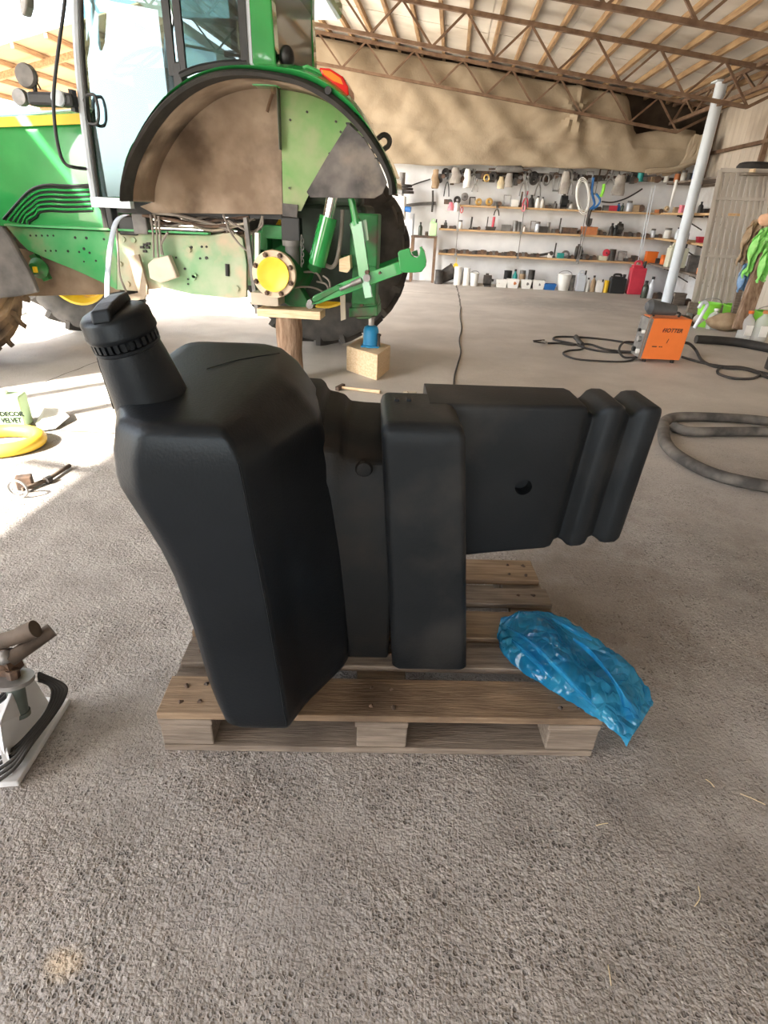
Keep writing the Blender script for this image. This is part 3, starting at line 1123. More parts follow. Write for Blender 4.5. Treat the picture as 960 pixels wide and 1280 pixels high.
# ---- bonnet
YH = 5.02
hz = lambda px, py: at(px, py, YH).z
xh1 = at(118, 200, YH).x
xh0 = TX - 3.75
ztop1, ztop0 = hz(80, 127), hz(80, 127) - .14
zside = hz(60, 285)
rings = []
NS = 14
for i in range(NS + 1):
    t = i / NS
    x = xh1 + (xh0 - xh1) * t
    zt_ = ztop1 + (ztop0 - ztop1) * t - .10 * max(0, t - .8) ** 2 * 25 * .5
    w_ = .43 - .03 * t - .06 * max(0, t - .85) * 6
    hgt = zt_ - zside
    R_ = []
    for (a, c) in ((-1, 0), (-1.0, .35), (-1, .62), (-.98, .78), (-.92, .90), (-.72, .975), (-.4, 1.0), (.4, 1.0), (.72, .975), (.92, .90), (.98, .78), (1, .62), (1, .35), (1, 0)):
        R_.append((x, TY + a * w_, zside + hgt * c))
    rings.append(R_)
q = LMB(tr)
q.loft(rings)
hood = q.build('bonnet', 'green_paint')
# yellow stripe along the bonnet
for s_ in (-1, 1):
    q = LMB(tr)
    vs, fs = [], []
    for i in range(NS + 1):
        t = i / NS
        x = xh1 + (xh0 - xh1) * t
        zt_ = ztop1 + (ztop0 - ztop1) * t
        w_ = .43 - .03 * t + .004
        hgt = zt_ - zside
        vs += [(x, TY + s_ * (w_ * .995), zside + hgt * (.845)), (x, TY + s_ * (w_ * .945 + .004), zside + hgt * (.925))]
    for i in range(NS):
        fs.append((2 * i, 2 * i + 1, 2 * i + 3, 2 * i + 2))
    q.add(vs, fs)
    o = q.build('stripe', 'yellow_paint', hood)
    o.modifiers.new('t', 'SOLIDIFY').thickness = .006
# louvres pressed into the bonnet side
for k in range(6):
    q = LMB(tr)
    o_ = k * 6.0
    pts = [(116, 231 + o_), (84, 232 + o_), (62, 231 + o_), (48, 233 + o_), (36 + k * 1.5, 239 + o_), (24 + k * 2, 251 + o_ * .8), (4 + k * 6, 274 + o_ * .2)]
    q.tube(smoothpts([at(*p, YH - .006) for p in pts], 5), .009, 6)
    q.build('louvre', 'green_paint' if k else 'black_plastic', hood)
    q = LMB(tr)
    pts = [(116, 234 + o_), (84, 235 + o_), (62, 234 + o_), (49, 236 + o_), (38 + k * 1.5, 242 + o_), (27 + k * 2, 253 + o_ * .8), (7 + k * 6, 275 + o_ * .2)]
    q.tube(smoothpts([at(*p, YH - .001) for p in pts], 5), .007, 6)
    q.build('louvre_gap', 'black_plastic', hood)
# lower black skirt and the dark end of the bonnet
q = LMB(tr)
q.tube([at(120, 248, YH - .01), at(130, 262, YH - .01), at(134, 285, YH - .01)], .03, 8)
q.build('bonnet_seal', 'black_rubber', hood)
# ---- frame rails
YRL = 5.0
for ys, nm in ((lambda y: y, 'n'), (mir, 'f')):
    pl = [(8, 283), (60, 286), (146, 290), (146, 362), (125, 352), (90, 336), (62, 325), (35, 313), (24, 302)]
    q = LMB(tr)
    q.plate([Vector((p.x, ys(YRL), p.z)) for p in [at(*p_, YRL) for p_ in pl]], (0, .025 if nm == 'n' else -.025, 0))
    rail = q.build('frame_rail', 'green_rail', bevel=.004)
    q = LMB(tr)
    pl = [(143, 291), (200, 293), (262, 294), (292, 290), (303, 298), (308, 330), (308, 372), (290, 373), (240, 368), (205, 360), (170, 364), (143, 362)]
    q.plate([Vector((p.x, ys(YRL + .005), p.z)) for p in [at(*p_, YRL) for p_ in pl]], (0, .04 if nm == 'n' else -.04, 0))
    sp = q.build('side_plate', 'green_dusty', bevel=.006)
    q = LMB(tr)
    a, b_ = at(8, 281, YRL - .03), at(262, 292, YRL - .03)
    q.beam((a.x, ys(a.y), a.z), (b_.x, ys(b_.y), b_.z), .06, .015)
    q.build('rail_flange', 'green_rail')
    if nm == 'n':
        holes = [(18, 299, .016)] + [(38 + i * 7.2, 294.5, .008) for i in range(5)] + [(57 + i * 6.5, 313.5, .008) for i in range(3)] + [(94, 297, .011), (108, 297.5, .012), (130, 299, .01), (85, 314, .01), (99, 315, .009), (105, 311, .012), (112, 316, .01), (120, 326, .009), (105, 327, .007)]
        for (hx, hy, r) in holes:
            a = at(hx, hy, YRL)
            q = LMB(tr)
            q.cyl((a.x, a.y + .004, a.z), (a.x, a.y - .003, a.z), r, 8)
            q.build('bolt_hole', 'ink', rail)
        for (hx, hy, r) in [(239, 309, .01), (252, 308.5, .009), (258, 308.5, .009), (250, 323, .009), (258, 322.5, .013), (231, 336, .01), (235, 349, .008), (235, 355, .008), (220, 322, .008)]:
            a = at(hx, hy, YRL)
            q = LMB(tr)
            q.cyl((a.x, a.y + .01, a.z), (a.x, a.y - .003, a.z), r, 8)
            q.build('bolt_hole', 'ink', sp)
        q = LMB(tr)
        q.tube([at(284, 330, YRL), at(284.5, 345, YRL)], .018, 10)
        q.build('slot', 'ink', sp)
        for (bx, by) in ((236, 312), (243, 344), (154, 299), (167, 300), (150, 330), (160, 355), (296, 361), (242, 347)):
            a = at(bx, by, YRL)
            q = LMB(tr)
            q.cyl((a.x, a.y + .01, a.z), (a.x, a.y - .014, a.z), .022, 10)
            q.build('boss', 'green_dusty', sp)
        q = LMB(tr)
        a = at(178, 309, YRL)
        for (dx, dz) in ((0, 0), (.03, .02), (.05, 0), (.02, -.03), (.06, .03)):
            q.box((a.x + dx, a.y - .005, a.z + dz), (.03, .02, .018))
        q.build('cable_clip', 'dark_iron', sp)
# engine, gearbox and front support between the rails
q = LMB(tr)
a0, a1 = at(30, 322, 5.08), at(150, 366, 5.08)
q.plate([at(*p, 5.08) for p in ((-60, 300), (30, 312), (146, 352), (150, 364), (130, 368), (45, 370), (-60, 372))], (0, .7, 0))
q.build('front_frame', 'mud')
q = LMB(tr)
q.box((TX - 1.9, TY, HUBZ + .02), (2.0, .66, .42))
q.build('gearbox', 'rust_dark', bevel=.03)
q = LMB(tr)
a = at(50, 335, 5.0)
M = Matrix.Translation(a) @ Matrix.Rotation(radians(90), 4, 'X')
q.lathe([(0, -.02), (.07, -.02), (.085, .02), (.05, .05), (.045, .09), (0, .09)], 16, M)
q.beam(at(42, 318, 5.02), at(60, 350, 5.02), .05, .06)
q.build('axle_pivot', 'green_cast')
a = at(44, 337, 4.9)
q = LMB(tr)
q.box(a, (.03, .02, .045))
q.build('yellow_sticker', 'yellow_paint')
# ---- dark front mudguard close to the left edge
q = LMB(tr)
q.plate([at(*p, 4.36) for p in ((-90, 270), (2, 283), (12, 297), (26, 322), (38, 343), (47, 366), (20, 371), (0, 373), (-90, 380))], (0, .05, 0))
q.build('front_mudguard', 'tyre_grey', bevel=.02)
# ---- wheels
def tyre_ring(q, cx, cy, cz, R, w, rin, n=40):
    M = Matrix.Translation((cx, cy, cz)) @ Matrix.Rotation(radians(90), 4, 'X')
    h = w / 2
    q.lathe([(rin, -h * .72), (rin + .03, -h * .88), ((R + rin) / 2, -h), (R - .09, -h * .97), (R - .055, -h * .82), (R - .045, 0), (R - .055, h * .82), (R - .09, h * .97), ((R + rin) / 2, h), (rin + .03, h * .88), (rin, h * .72)], n, M)
def wheel(name, cx, cy, cz, R, w, rin, nl, m, rim_out):
    q = LMB(tr)
    tyre_ring(q, cx, cy, cz, R, w, rin)
    ty = q.build(name, m)
    for k in range(nl):
        for s_ in (-1, 1):
            t0 = 2 * pi * (k + (.5 if s_ > 0 else 0)) / nl
            q = LMB(tr)
            vs = []
            for (f_, dt, wd) in ((0.02, .20, .55), (.55, .05, .55), (1.0, -.03, .7)):
                yy_ = cy + s_ * f_ * w / 2
                for (rr_, dd) in ((R - .065 - (.04 if f_ > .9 else 0), -.045 * wd), (R - .065 - (.04 if f_ > .9 else 0), .045 * wd), (R - (.012 if f_ > .9 else 0), .033 * wd), (R - (.012 if f_ > .9 else 0), -.033 * wd)):
                    t = t0 + (dt + dd / R * 1.2) * .6 / R
                    t = t0 + dt * .9 / (R / .9) * .9 + dd / R
                    vs.append((cx + rr_ * cos(t), yy_, cz + rr_ * sin(t)))
            fs = [(3, 2, 1, 0), (8, 9, 10, 11)]
            for i in (0, 4):
                for j in range(4):
                    l = (j + 1) % 4
                    fs.append((i + j, i + l, i + 4 + l, i + 4 + j))
            q.add(vs, fs)
            q.build('tread_lug', m, ty)
    q = LMB(tr)
    M = Matrix.Translation((cx, cy, cz)) @ Matrix.Rotation(radians(90), 4, 'X')
    h = w / 2
    q.lathe([(rin + .012, -h * .8), (rin - .01, -h * .78), (rin - .05, -h * .45), (rin - .06, 0), (rin - .05, h * .45), (rin - .01, h * .78), (rin + .012, h * .8)], 36, M)
    q.lathe([(rin - .06, rim_out), (rin * .6, rim_out + .02), (rin * .45, rim_out + .05), (0, rim_out + .05)], 28, M)
    q.build('rim', 'yellow_paint', ty)
    return ty
RW = at(497, 280, mir(4.75)).x - TX
wheel('rear_wheel', TX + .02, mir(4.5), .90, .90, .46, .50, 20, 'tyre_grey', 0)
FX = TX - 2.62
wheel('front_wheel', FX - .24, 4.62, .68, .68, .40, .37, 17, 'tyre_brown', 0)
wheel('front_wheel', FX + .04, mir(4.62), .67, .67, .40, .36, 17, 'tyre_grey', 0)
q = LMB(tr)
q.cyl((FX, 4.8, .68), (FX, mir(4.8), .68), .10, 12)
q.box((FX, TY, .72), (.4, .6, .35))
q.build('front_axle', 'green_cast')
# ---- rear axle with bare hub
q = LMB(tr)
M = Matrix.Translation((TX, YN, HUBZ)) @ Matrix.Rotation(radians(90), 4, 'X')
m_ = mpp(hub)
ro = 27.5 * m_
q.lathe([(0, -.35), (.09, -.35), (.10, -.06), (ro, -.05), (ro + .004, -.02), (ro, .0), (ro * .72, .002), (0, .002)], 36, M)
hb = q.build('hub_flange', mat('hub_bare', (.55, .42, .30), (.66, .54, .40), rough=.6, scale=6))
q = LMB(tr)
q.lathe([(ro * .74, .0), (ro * .74, .022), (ro * .68, .022), (ro * .58, .012), (ro * .2, .006), (0, .006)], 32, M)
q.build('hub_face', 'yellow_paint', hb)
for k in range(8):
    t = radians(22 + 45 * k)
    c_ = M @ Vector((ro * .87 * cos(t), ro * .87 * sin(t), 0))
    q = LMB(tr)
    q.cyl(c_, c_ + Vector((0, -.035, 0)), .012, 8)
    q.cyl(c_, c_ + Vector((0, -.015, 0)), .02, 6)
    q.build('wheel_stud', 'rust_dark', hb)
q = LMB(tr)
q.lathe([(0, -1.62), (.16, -1.6), (.17, -1.2), (.30, -1.12), (.30, -.65), (.20, -.55), (.16, -.3), (.15, -.1), (0, -.1)], 20, M)
q.build('axle_housing', 'green_cast')
q = LMB(tr)
q.plate([at(*p, 4.9) for p in ((338, 368), (370, 352), (392, 388), (376, 392))], (0, .12, 0))
q.build('axle_bracket', 'green_cast', bevel=.01)
q = LMB(tr)
a = at(388, 381, 4.84)
q.cyl(a + Vector((0, .1, 0)), a + Vector((0, -.03, 0)), .03, 10)
q.build('link_pin', 'steel_dull')
q = LMB(tr)
q.box(at(335, 372, 4.78), (.22, .2, .09))
q.box(at(342, 377, 4.78), (.10, .16, .05))
q.build('axle_pad', mat('dust_iron', (.42, .36, .28), (.52, .46, .37), rough=.8, scale=6))
q = LMB(tr)
q.beam(at(307, 272, 4.84), at(322, 392, 4.84), .045, .03)
q.build('brake_strut', 'grey_iron')
q = LMB(tr)
q.beam(at(322, 291, 4.8), at(322, 330, 4.8), .05, .03)
q.build('hitch_strip', 'paper')
# black valve box with chain
q = LMB(tr)
a = at(365, 287, 4.86)
q.box((a.x, a.y, a.z), (.145, .1, .17))
q.build('valve_box', 'black_plastic', bevel=.008)
q = LMB(tr)
a = at(365, 302, 4.84)
q.cyl(a + Vector((0, 0, -.03)), a + Vector((0, 0, .01)), .075, 14)
q.cyl(a + Vector((0, 0, -.2)), a + Vector((0, 0, -.03)), .055, 12)
q.cyl(a + Vector((0, 0, .01)), a + Vector((0, 0, .05)), .02, 8)
q.build('filter_cap', 'grey_iron')
for k in range(9):
    c_ = at(377 + (k % 2), 297 + 4.2 * k, 4.78)
    q = LMB(tr)
    e_ = 1 if k % 2 else 0
    q.tube([c_ + Vector((.010 * cos(t * pi / 4) * (1 if e_ else .3), .010 * cos(t * pi / 4) * (.3 if e_ else 1), .019 * sin(t * pi / 4))) for t in range(8)], .004, 5, closed=True)
    q.build('chain_link', 'steel_dull')
# gearbox rear, lift housing
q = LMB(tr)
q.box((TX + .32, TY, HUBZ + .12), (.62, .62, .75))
q.build('rear_housing', 'hollow_shade_green', bevel=.04)
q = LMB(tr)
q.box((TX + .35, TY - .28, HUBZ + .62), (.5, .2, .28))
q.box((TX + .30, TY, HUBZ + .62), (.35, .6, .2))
q.build('lift_housing', 'hollow_shade_green', bevel=.03)
q = LMB(tr)
for (px, py, sx, sz) in ((345, 290, .2, .1), (330, 300, .1, .14), (322, 310, .06, .2), (350, 318, .1, .06)):
    q.box(at(px, py, 5.05), (sx, .15, sz))
q.build('brake_body', 'green_cast', bevel=.01)
# hydraulic lift cylinder
q = LMB(tr)
q.cyl(at(396, 331, 4.82), at(411, 271, 4.82), 11.5 * m_, 20)
cy_ = q.build('lift_cylinder', 'green_paint')
q = LMB(tr)
q.cyl(at(410, 272, 4.82), at(417, 236, 4.82), 7.2 * m_, 16)
q.build('piston_rod', 'chrome', cy_)
q = LMB(tr)
q.cyl(at(393, 336, 4.84), at(396, 328, 4.82), 9 * m_, 14)
q.build('cylinder_foot', 'green_cast', cy_)
q = LMB(tr)
q.tube(smoothpts([at(*p, 4.86) for p in ((428, 262), (427, 285), (424, 310), (420, 328), (414, 334), (405, 330))], 5), .016, 8)
q.build('hydraulic_hose', mat('hose_grey', (.16, .14, .12), (.24, .21, .18), rough=.7, scale=8))
# lift rod
q = LMB(tr)
q.cyl(at(439, 248, 4.74), at(446, 282, 4.74), 4.5 * m_, 10)
q.beam(at(446, 278, 4.74), at(456, 345, 4.72), 13 * m_, 11 * m_, (0, 1, 0))
q.beam(at(456, 343, 4.72), at(461, 372, 4.70), 9 * m_, 8 * m_, (0, 1, 0))
q.cyl(at(444, 276, 4.74), at(446, 281, 4.74), 7 * m_, 12)
q.build('lift_rod', 'green_paint')
q = LMB(tr)
q.plate([at(*p, 4.78) for p in ((452, 276), (458, 274), (461, 300), (454, 303))], (0, .02, 0))
q.plate([at(*p, 4.78) for p in ((437, 280), (440, 279), (446, 300), (443, 301))], (0, .02, 0))
q.build('rod_guard', 'green_paint')
# lower link with open hook
lk = LMB(tr)
lk.plate([at(*p, 4.70) for p in ((387, 377), (392, 370), (430, 352), (500, 326), (503, 342), (432, 368), (398, 380), (389, 381))], (0, .06, 0))
link = lk.build('lower_link', 'green_paint', bevel=.006)
q = LMB(tr)
hk = [(497, 316), (500, 313), (512, 310), (514, 318), (517, 321), (521, 322), (524, 319), (525, 312), (524, 309), (527, 308), (531, 316), (533, 325), (532, 333), (527, 340), (518, 341), (503, 341), (500, 338)]
q.plate([at(*p, 4.66) for p in hk], (0, .10, 0))
q.build('link_hook', 'green_paint', link, bevel=.006)
q = LMB(tr)
q.plate([at(*p, 4.685) for p in ((389, 374), (396, 368), (421, 356), (428, 357), (427, 361), (399, 376), (391, 379))], (0, .02, 0))
q.build('link_clevis', 'green_cast', link, bevel=.008)
q = LMB(tr)
q.cyl(at(425, 362, 4.67), at(447, 352, 4.67), .014, 8)
q.cyl(at(440, 355, 4.665), at(452, 350, 4.665), .02, 10)
q.build('link_adjuster', 'steel_dull', link)
for (px, py, r) in ((459, 347, .028), (475, 341, .010), (388, 377, .02), (459, 340, .016)):
    a = at(px, py, 4.70)
    q = LMB(tr)
    q.cyl(a + Vector((0, .02, 0)), a + Vector((0, -.03, 0)), r, 10)
    q.build('link_bolt', 'rust_dark' if r < .02 else 'steel_dull', link)
# far lower link, partly hidden
q = LMB(tr)
o_ = Vector((.05, 1.45, 0))
q.plate([at(*p, 4.70) + o_ for p in ((387, 377), (392, 370), (430, 352), (500, 326), (503, 342), (432, 368), (398, 380), (389, 381))], (0, .06, 0))
q.build('lower_link', 'green_paint', bevel=.006)
# drawbar frame that rests on the jack
q = LMB(tr)
Yd = 5.0
q.plate([at(*p, Yd) for p in ((439, 374), (470, 372), (472, 380), (470, 392), (462, 399), (446, 399), (440, 392))], (0, .22, 0))
q.plate([at(*p, Yd - .02) for p in ((436, 385), (472, 383), (472, 395), (436, 397))], (0, .26, 0))
q.build('drawbar_frame', 'green_cast', bevel=.008)
q = LMB(tr)
q.box(at(457, 300, 5.05), (.22, .22, .38))
q.box(at(457, 352, 5.05), (.2, .2, .34))
q.box(at(447, 325, 5.0), (.3, .08, .06))
q.build('hitch_frame', 'green_cast', bevel=.012)
for (px, py) in ((452, 381), (455, 290), (457, 320), (466, 285), (447, 330)):
    a = at(px, py, Yd - .03)
    q = LMB(tr)
    q.cyl(a + Vector((0, .03, 0)), a + Vector((0, -.015, 0)), .016, 6)
    q.build('frame_bolt', 'rust_dark')
q = LMB(tr)
for (px0, py0, px1, py1) in ((396, 352, 412, 370), (380, 340, 402, 352), (404, 345, 412, 370), (360, 360, 410, 368)):
    q.tube(smoothpts([at(px0, py0, 4.84), at((px0 + px1) / 2 + 4, (py0 + py1) / 2 - 5, 4.80), at(px1, py1, 4.84)], 5), .008, 6)
q.build('brake_pipes', 'hose_grey')
# wood chocks wedged in the hitch
q = LMB(tr)
q.plate([at(*p, 4.84) for p in ((424, 324), (437, 319), (438, 336), (434, 341), (424, 339))], (0, .12, 0))
q.build('wood_chock', 'wood_fresh')
q = LMB(tr)
q.plate([at(*p, 4.9) for p in ((425, 368), (431, 366), (432, 399), (426, 401))], (0, .03, 0))
q.build('wood_strip', mat('wood_pale', (.50, .45, .36), (.58, .52, .43), rough=.8, scale=6))
# hoses and harness over the side plate
random.seed(11)
for k in range(16):
    x0 = 160 + random.uniform(0, 40)
    pts = [(x0, 266 + random.uniform(0, 6)), (x0 + 35 + random.uniform(-8, 8), 268 + random.uniform(0, 16)), (x0 + 75 + random.uniform(-10, 20), 274 + random.uniform(-4, 18)), (x0 + 120 + random.uniform(-20, 20), 278 + random.uniform(-8, 14))]
    q = LMB(tr)
    q.tube(smoothpts([at(*p, 4.93 + .012 * k) for p in pts], 6), random.uniform(.007, .014), 6)
    q.build('hose', ('rust_dark', 'hose_grey', 'black_rubber', 'dust_iron')[k % 4])
for pts in (((188, 268), (191, 290), (192, 315), (192, 322)), ((193, 268), (196, 290), (197, 312), (198, 322)), ((198, 270), (200, 292), (202, 310), (204, 319)), ((210, 290), (204, 300), (201, 308), (202, 318)), ((279, 268), (288, 290), (300, 306), (315, 318)), ((328, 270), (328, 282), (318, 290), (316, 300), (316, 320)), ((285, 276), (300, 284), (312, 290), (322, 288), (328, 270)), ((146, 285), (148, 320), (150, 345), (158, 365))):
    q = LMB(tr)
    q.tube(smoothpts([at(*p, 4.90) for p in pts], 6), .009, 6)
    q.build('hose', 'hose_grey')
q = LMB(tr)
q.plate([at(*p, 4.9) for p in ((192, 323), (210, 319), (219, 340), (221, 347), (200, 354), (187, 348), (184, 330))], (0, .07, 0))
q.build('cover_plate', mat('cover_dust', (.48, .41, .33), (.58, .51, .43), rough=.8, scale=5), bevel=.01)
q = LMB(tr)
q.plate([at(*p, 4.92) for p in ((160, 320), (173, 318), (184, 358), (184, 369), (173, 367))], (0, .03, 0))
q.plate([at(*p, 4.93) for p in ((162, 368), (184, 364), (180, 374), (150, 378))], (0, .03, 0))
q.build('support_strap', mat('strap_dust', (.24, .19, .14), (.34, .28, .21), rough=.8, scale=5))
q = LMB(tr)
q.box(at(178, 280, 4.98), (.12, .1, .15))
q.build('junction_box', 'grey_iron', bevel=.01)
q = LMB(tr)
q.box(at(162, 282, 5.02), (.15, .1, .14))
q.box(at(140, 268, 4.97), (.05, .1, .22))
q.build('step_bracket', 'black_plastic', bevel=.01)
# flat pale drain strap hanging from the cab mount
q = LMB(tr)
st = smoothpts([at(*p, 4.72) for p in ((158, 268), (148, 273), (142, 286), (137, 315), (134, 350), (134, 380), (135, 410))], 5)
vs, fs = [], []
for p in st:
    vs += [p + Vector((-.022, 0, 0)), p + Vector((.022, -.004, 0))]
for i in range(len(st) - 1):
    fs.append((2 * i, 2 * i + 1, 2 * i + 3, 2 * i + 2))
q.add(vs, fs, True)
o = q.build('drain_strap', 'white_strap')
o.modifiers.new('t', 'SOLIDIFY').thickness = .008
# ------------------------------------------------------------------ what carries the tractor
sx = at(361, 400, 4.78).x
zt_ = at(361, 398, 4.78 - .10).z
b = MB()
pr_ = []
for i in range(7):
    pr_.append((.105 * (1 + .05 * sin(i * 1.7)) * (1.05 if i == 0 else 1), zt_ * i / 6))
b.lathe([(0, 0)] + pr_ + [(0, zt_)], 22, Matrix.Translation((sx, 4.78, 0)))
stump = tag(b.build('wood_stump', 'bark'), 'upright round log propping the tractor rear axle', 'log')
pz0 = zt_
a0, a1 = at(322, 390, 4.70), at(401, 391, 4.70)
b = MB()
b.box(((a0.x + a1.x) / 2, 4.78, pz0 + .032), (a1.x - a0.x, .2, .062))
tag(b.build('wood_plank', 'wood_fresh', bevel=.004), 'short sawn plank between the log and the tractor axle', 'plank')
# block and jack
Yj = 5.0
bz = at(472, 441, Yj).z
c_ = [fl(433, 463), fl(471, 476), fl(487, 462)]
b = MB()
A, B_, C_ = [Vector((v.x, v.y, 0)) for v in c_]
D_ = A + C_ - B_
hB = .225
b.plate([A, B_, C_, D_], (0, 0, hB))
blk = tag(b.build('wood_block', 'wood_fresh', bevel=.006), 'squared pale timber block under the blue bottle jack', 'wood block')
blk.location.z += 0
jc = (A + B_ + C_ + D_) / 4
jc = jc + Vector((.02, -.02, hB))
jk = thing('bottle_jack', 'blue bottle jack standing on the squared timber block', 'jack', jc)
q = LMB(jk)
q.lathe([(0, 0), (.082, 0), (.082, .012), (.07, .016), (.07, .14), (.06, .17), (.036, .185), (0, .185)], 20, Matrix.Translation(jc))
q.box(jc + Vector((0, 0, .006)), (.16, .14, .012))
q.build('jack_body', 'blue_paint')
q = LMB(jk)
q.cyl(jc + Vector((0, 0, .18)), jc + Vector((0, 0, .25)), .026, 12)
q.cyl(jc + Vector((0, 0, .25)), jc + Vector((0, 0, .262)), .034, 12)
q.build('jack_ram', 'steel')
q = LMB(jk)
q.cyl(jc + Vector((.075, -.03, .01)), jc + Vector((.075, -.03, .12)), .014, 8)
q.cyl(jc + Vector((.075, -.03, .10)), jc + Vector((.09, -.05, .115)), .011, 8)
q.build('jack_pump', 'dark_iron')
# ================================================================== pallet
PYAW = radians(6.89)
PO = Vector((-.673, 1.017, 0))
PE = Vector((cos(PYAW), sin(PYAW), 0))
PN = Vector((-sin(PYAW), cos(PYAW), 0))
def lo(P):
    q = Vector(P) - PO
    return Vector((q.dot(PE), q.dot(PN), P[2]))
def ppl(x, y, d):
    R_ = ray(x, y)
    return lo(CAM0 + R_ * ((d - (CAM0 - PO).dot(PN)) / R_.dot(PN)))
def ppz(x, y, z):
    return lo(fl(x, y, z))
class PMB(MB):
    """shapes given in a root's own axes"""
    def __init__(s, root):
        super().__init__()
        s.root = root
    def build(s, name, m, parent=None, **k):
        return MB.build(s, name, m, parent or s.root, **k)
pal = thing('wood_pallet', 'weathered wooden pallet under the black tank', 'pallet', PO)
pal.rotation_euler.z = PYAW
random.seed(5)
for i, (d0, wd) in enumerate(((0, .145), (.19, .10), (.3275, .145), (.51, .10), (.655, .145))):
    q = PMB(pal)
    q.box((.6 + random.uniform(-.006, .006), d0 + wd / 2, .133), (1.2 + random.uniform(-.01, .005), wd - .006, .022), rz=random.uniform(-.004, .004))
    bd = q.build('deck_board', 'wood_old' if i % 2 == 0 else 'wood_grey', bevel=.003)
    for sx_ in (.05, .105, .575, .63, 1.09, 1.15):
        for dd in ((.04, .105) if wd > .12 else (.05,)):
            q = PMB(pal)
            q.cyl((sx_ + random.uniform(-.01, .01), d0 + dd + random.uniform(-.012, .012), .140), (sx_, d0 + dd, .1455), .006, 7)
            q.build('nail', 'rust_dark', bd)
for s0 in (0, .5275, 1.055):
    q = PMB(pal)
    q.box((s0 + .0725, .4, .111), (.145, .795, .02))
    q.build('cross_board', 'wood_grey', bevel=.003)
    for d0, wd in ((0.005, .10), (.35, .10), (.695, .10)):
        q = PMB(pal)
        q.box((s0 + .0725 + random.uniform(-.004, .004), d0 + wd / 2, .0615), (.138, wd, .078))
        q.build('block', 'wood_grey', bevel=.004)
for d0, wd in ((0.0, .10), (.35, .10), (.695, .10)):
    q = PMB(pal)
    q.box((.6, d0 + wd / 2 + .002, .0115), (1.19, wd, .021))
    q.build('bottom_board', 'wood_grey', bevel=.003)
# ================================================================== the black tank
def tank_mat(name, c, c2, rough, dust, lo3, hi3, bump):
    m = mat(name, c, c2, rough=rough, scale=3.5, c3=dust, scale3=4.5, lo3=lo3, hi3=hi3, bump=bump, bscale=160, spec=.32)
    m.node_tree.nodes['Principled BSDF'].inputs['Specular Tint'].default_value = (.74, .88, 1.0, 1)
    return m
tank_mat('tank_clean', (.0055, .0065, .008), (.009, .0105, .013), .40, (.014, .016, .019), .55, .8, .06)
tank_mat('tank_dusty', (.008, .009, .0105), (.014, .0155, .0175), .50, (.030, .030, .030), .52, .72, .08)
tank_mat('tank_brown', (.006, .006, .006), (.010, .009, .008), .6, (.022, .016, .011), .5, .7, .08)
tk = thing('fuel_tank', 'large black moulded plastic tank with filler neck on the pallet', 'fuel tank', PO)
tk.rotation_euler.z = PYAW
def roundpoly(P, r, n=4):
    """round the corners of a 2-D polygon (list of (x,y) or (x,y,r))"""
    out = []
    N = len(P)
    for i in range(N):
        p = Vector(P[i][:2])
        rr = P[i][2] if len(P[i]) > 2 else r
        a = Vector(P[i - 1][:2]) - p
        c = Vector(P[(i + 1) % N][:2]) - p
        la, lc = a.length, c.length
        t = min(rr, la * .45, lc * .45)
        pa, pc = p + a / la * t, p + c / lc * t
        for k in range(n + 1):
            u = k / n
            out.append((pa * (1 - u) ** 2 + p * 2 * u * (1 - u) + pc * u * u))
    return out
def interp(tab, z):
    if z <= tab[0][0]: return tab[0][1]
    for (a, b_), (c, d) in zip(tab, tab[1:]):
        if z <= c:
            t = (z - a) / (c - a)
            return b_ + (d - b_) * t
    return tab[-1][1]
SL = [(.146, .205), (.17, .178), (.22, .166), (.295, .154), (.448, .138), (.586, .114), (.66, .094), (.72, .070), (.775, .046), (.815, .030), (.84, .027), (.90, .032), (.95, .045)]
SFR = [(.146, .362), (.30, .350), (.524, .333), (.695, .316), (.847, .302), (.95, .290)]
SR2 = [(.146, .402), (.244, .388), (.526, .366), (.743, .354), (.89, .347), (.95, .342)]
SR3 = [(.146, .505), (.3, .502), (.526, .492), (.70, .475), (.78, .458), (.84, .437), (.89, .42), (.95, .40)]
CH = [(.146, .03), (.5, .035), (.7, .05), (.84, .06), (.95, .06)]
SLB = [(.146, .16), (.20, .115), (.324, .091), (.482, .068), (.601, .034), (.66, .012), (.712, -.007), (.757, -.034), (.80, -.036), (.893, -.022), (.95, -.006)]
DF = -.058
def ring(z, inset=0.0, zf=None, rs=0.0):
    l = interp(SL, z) + inset
    ch = interp(CH, z)
    P_ = [(interp(SLB, z) + inset, .14, .03), (l, -.01 + inset * .5, .012), (l + ch, DF + inset, .02), (interp(SFR, z) - inset * .8 - rs * .3, DF + inset, .012), (interp(SR2, z) - inset - rs * .8, .03 + inset * .6, .02),
          (interp(SR3, z) - inset - rs, .19 + .09 * (z - .146), .03), (interp(SR3, z) - .02 - inset - rs, .50 - inset, .05), (interp(SLB, z) + .04 + inset, .50 - inset, .05)]
    return [Vector((p.x, p.y, (zf(p.x, p.y) if zf else z))) for p in roundpoly(P_, .02)]
zs = [.172, .20, .24, .295, .36, .448, .52, .586, .63, .66, .69, .72, .748, .775, .797, .815, .828, .84, .87, .895]
R_ = [ring(.146, .028), ring(.150, .014), ring(.158, .005)] + [ring(z) for z in zs]
zt1 = lambda x, y: .940 + .075 * max(0, y) - .10 * max(0, x - .30)
zt2 = lambda x, y: .958 + .095 * max(0, y) - .06 * max(0, x - .30)
zt3 = lambda x, y: .966 + .10 * max(0, y)
R_ += [ring(.915, .001, lambda x, y: .912 + .04 * max(0, y) - .06 * max(0, x - .30), .012), ring(.93, .003, zt1, .035), ring(.94, .010, zt2, .060), ring(.945, .024, zt3, .070), ring(.945, .05, lambda x, y: zt3(x, y) + .002, .07)]
q = PMB(tk)
q.loft(R_)
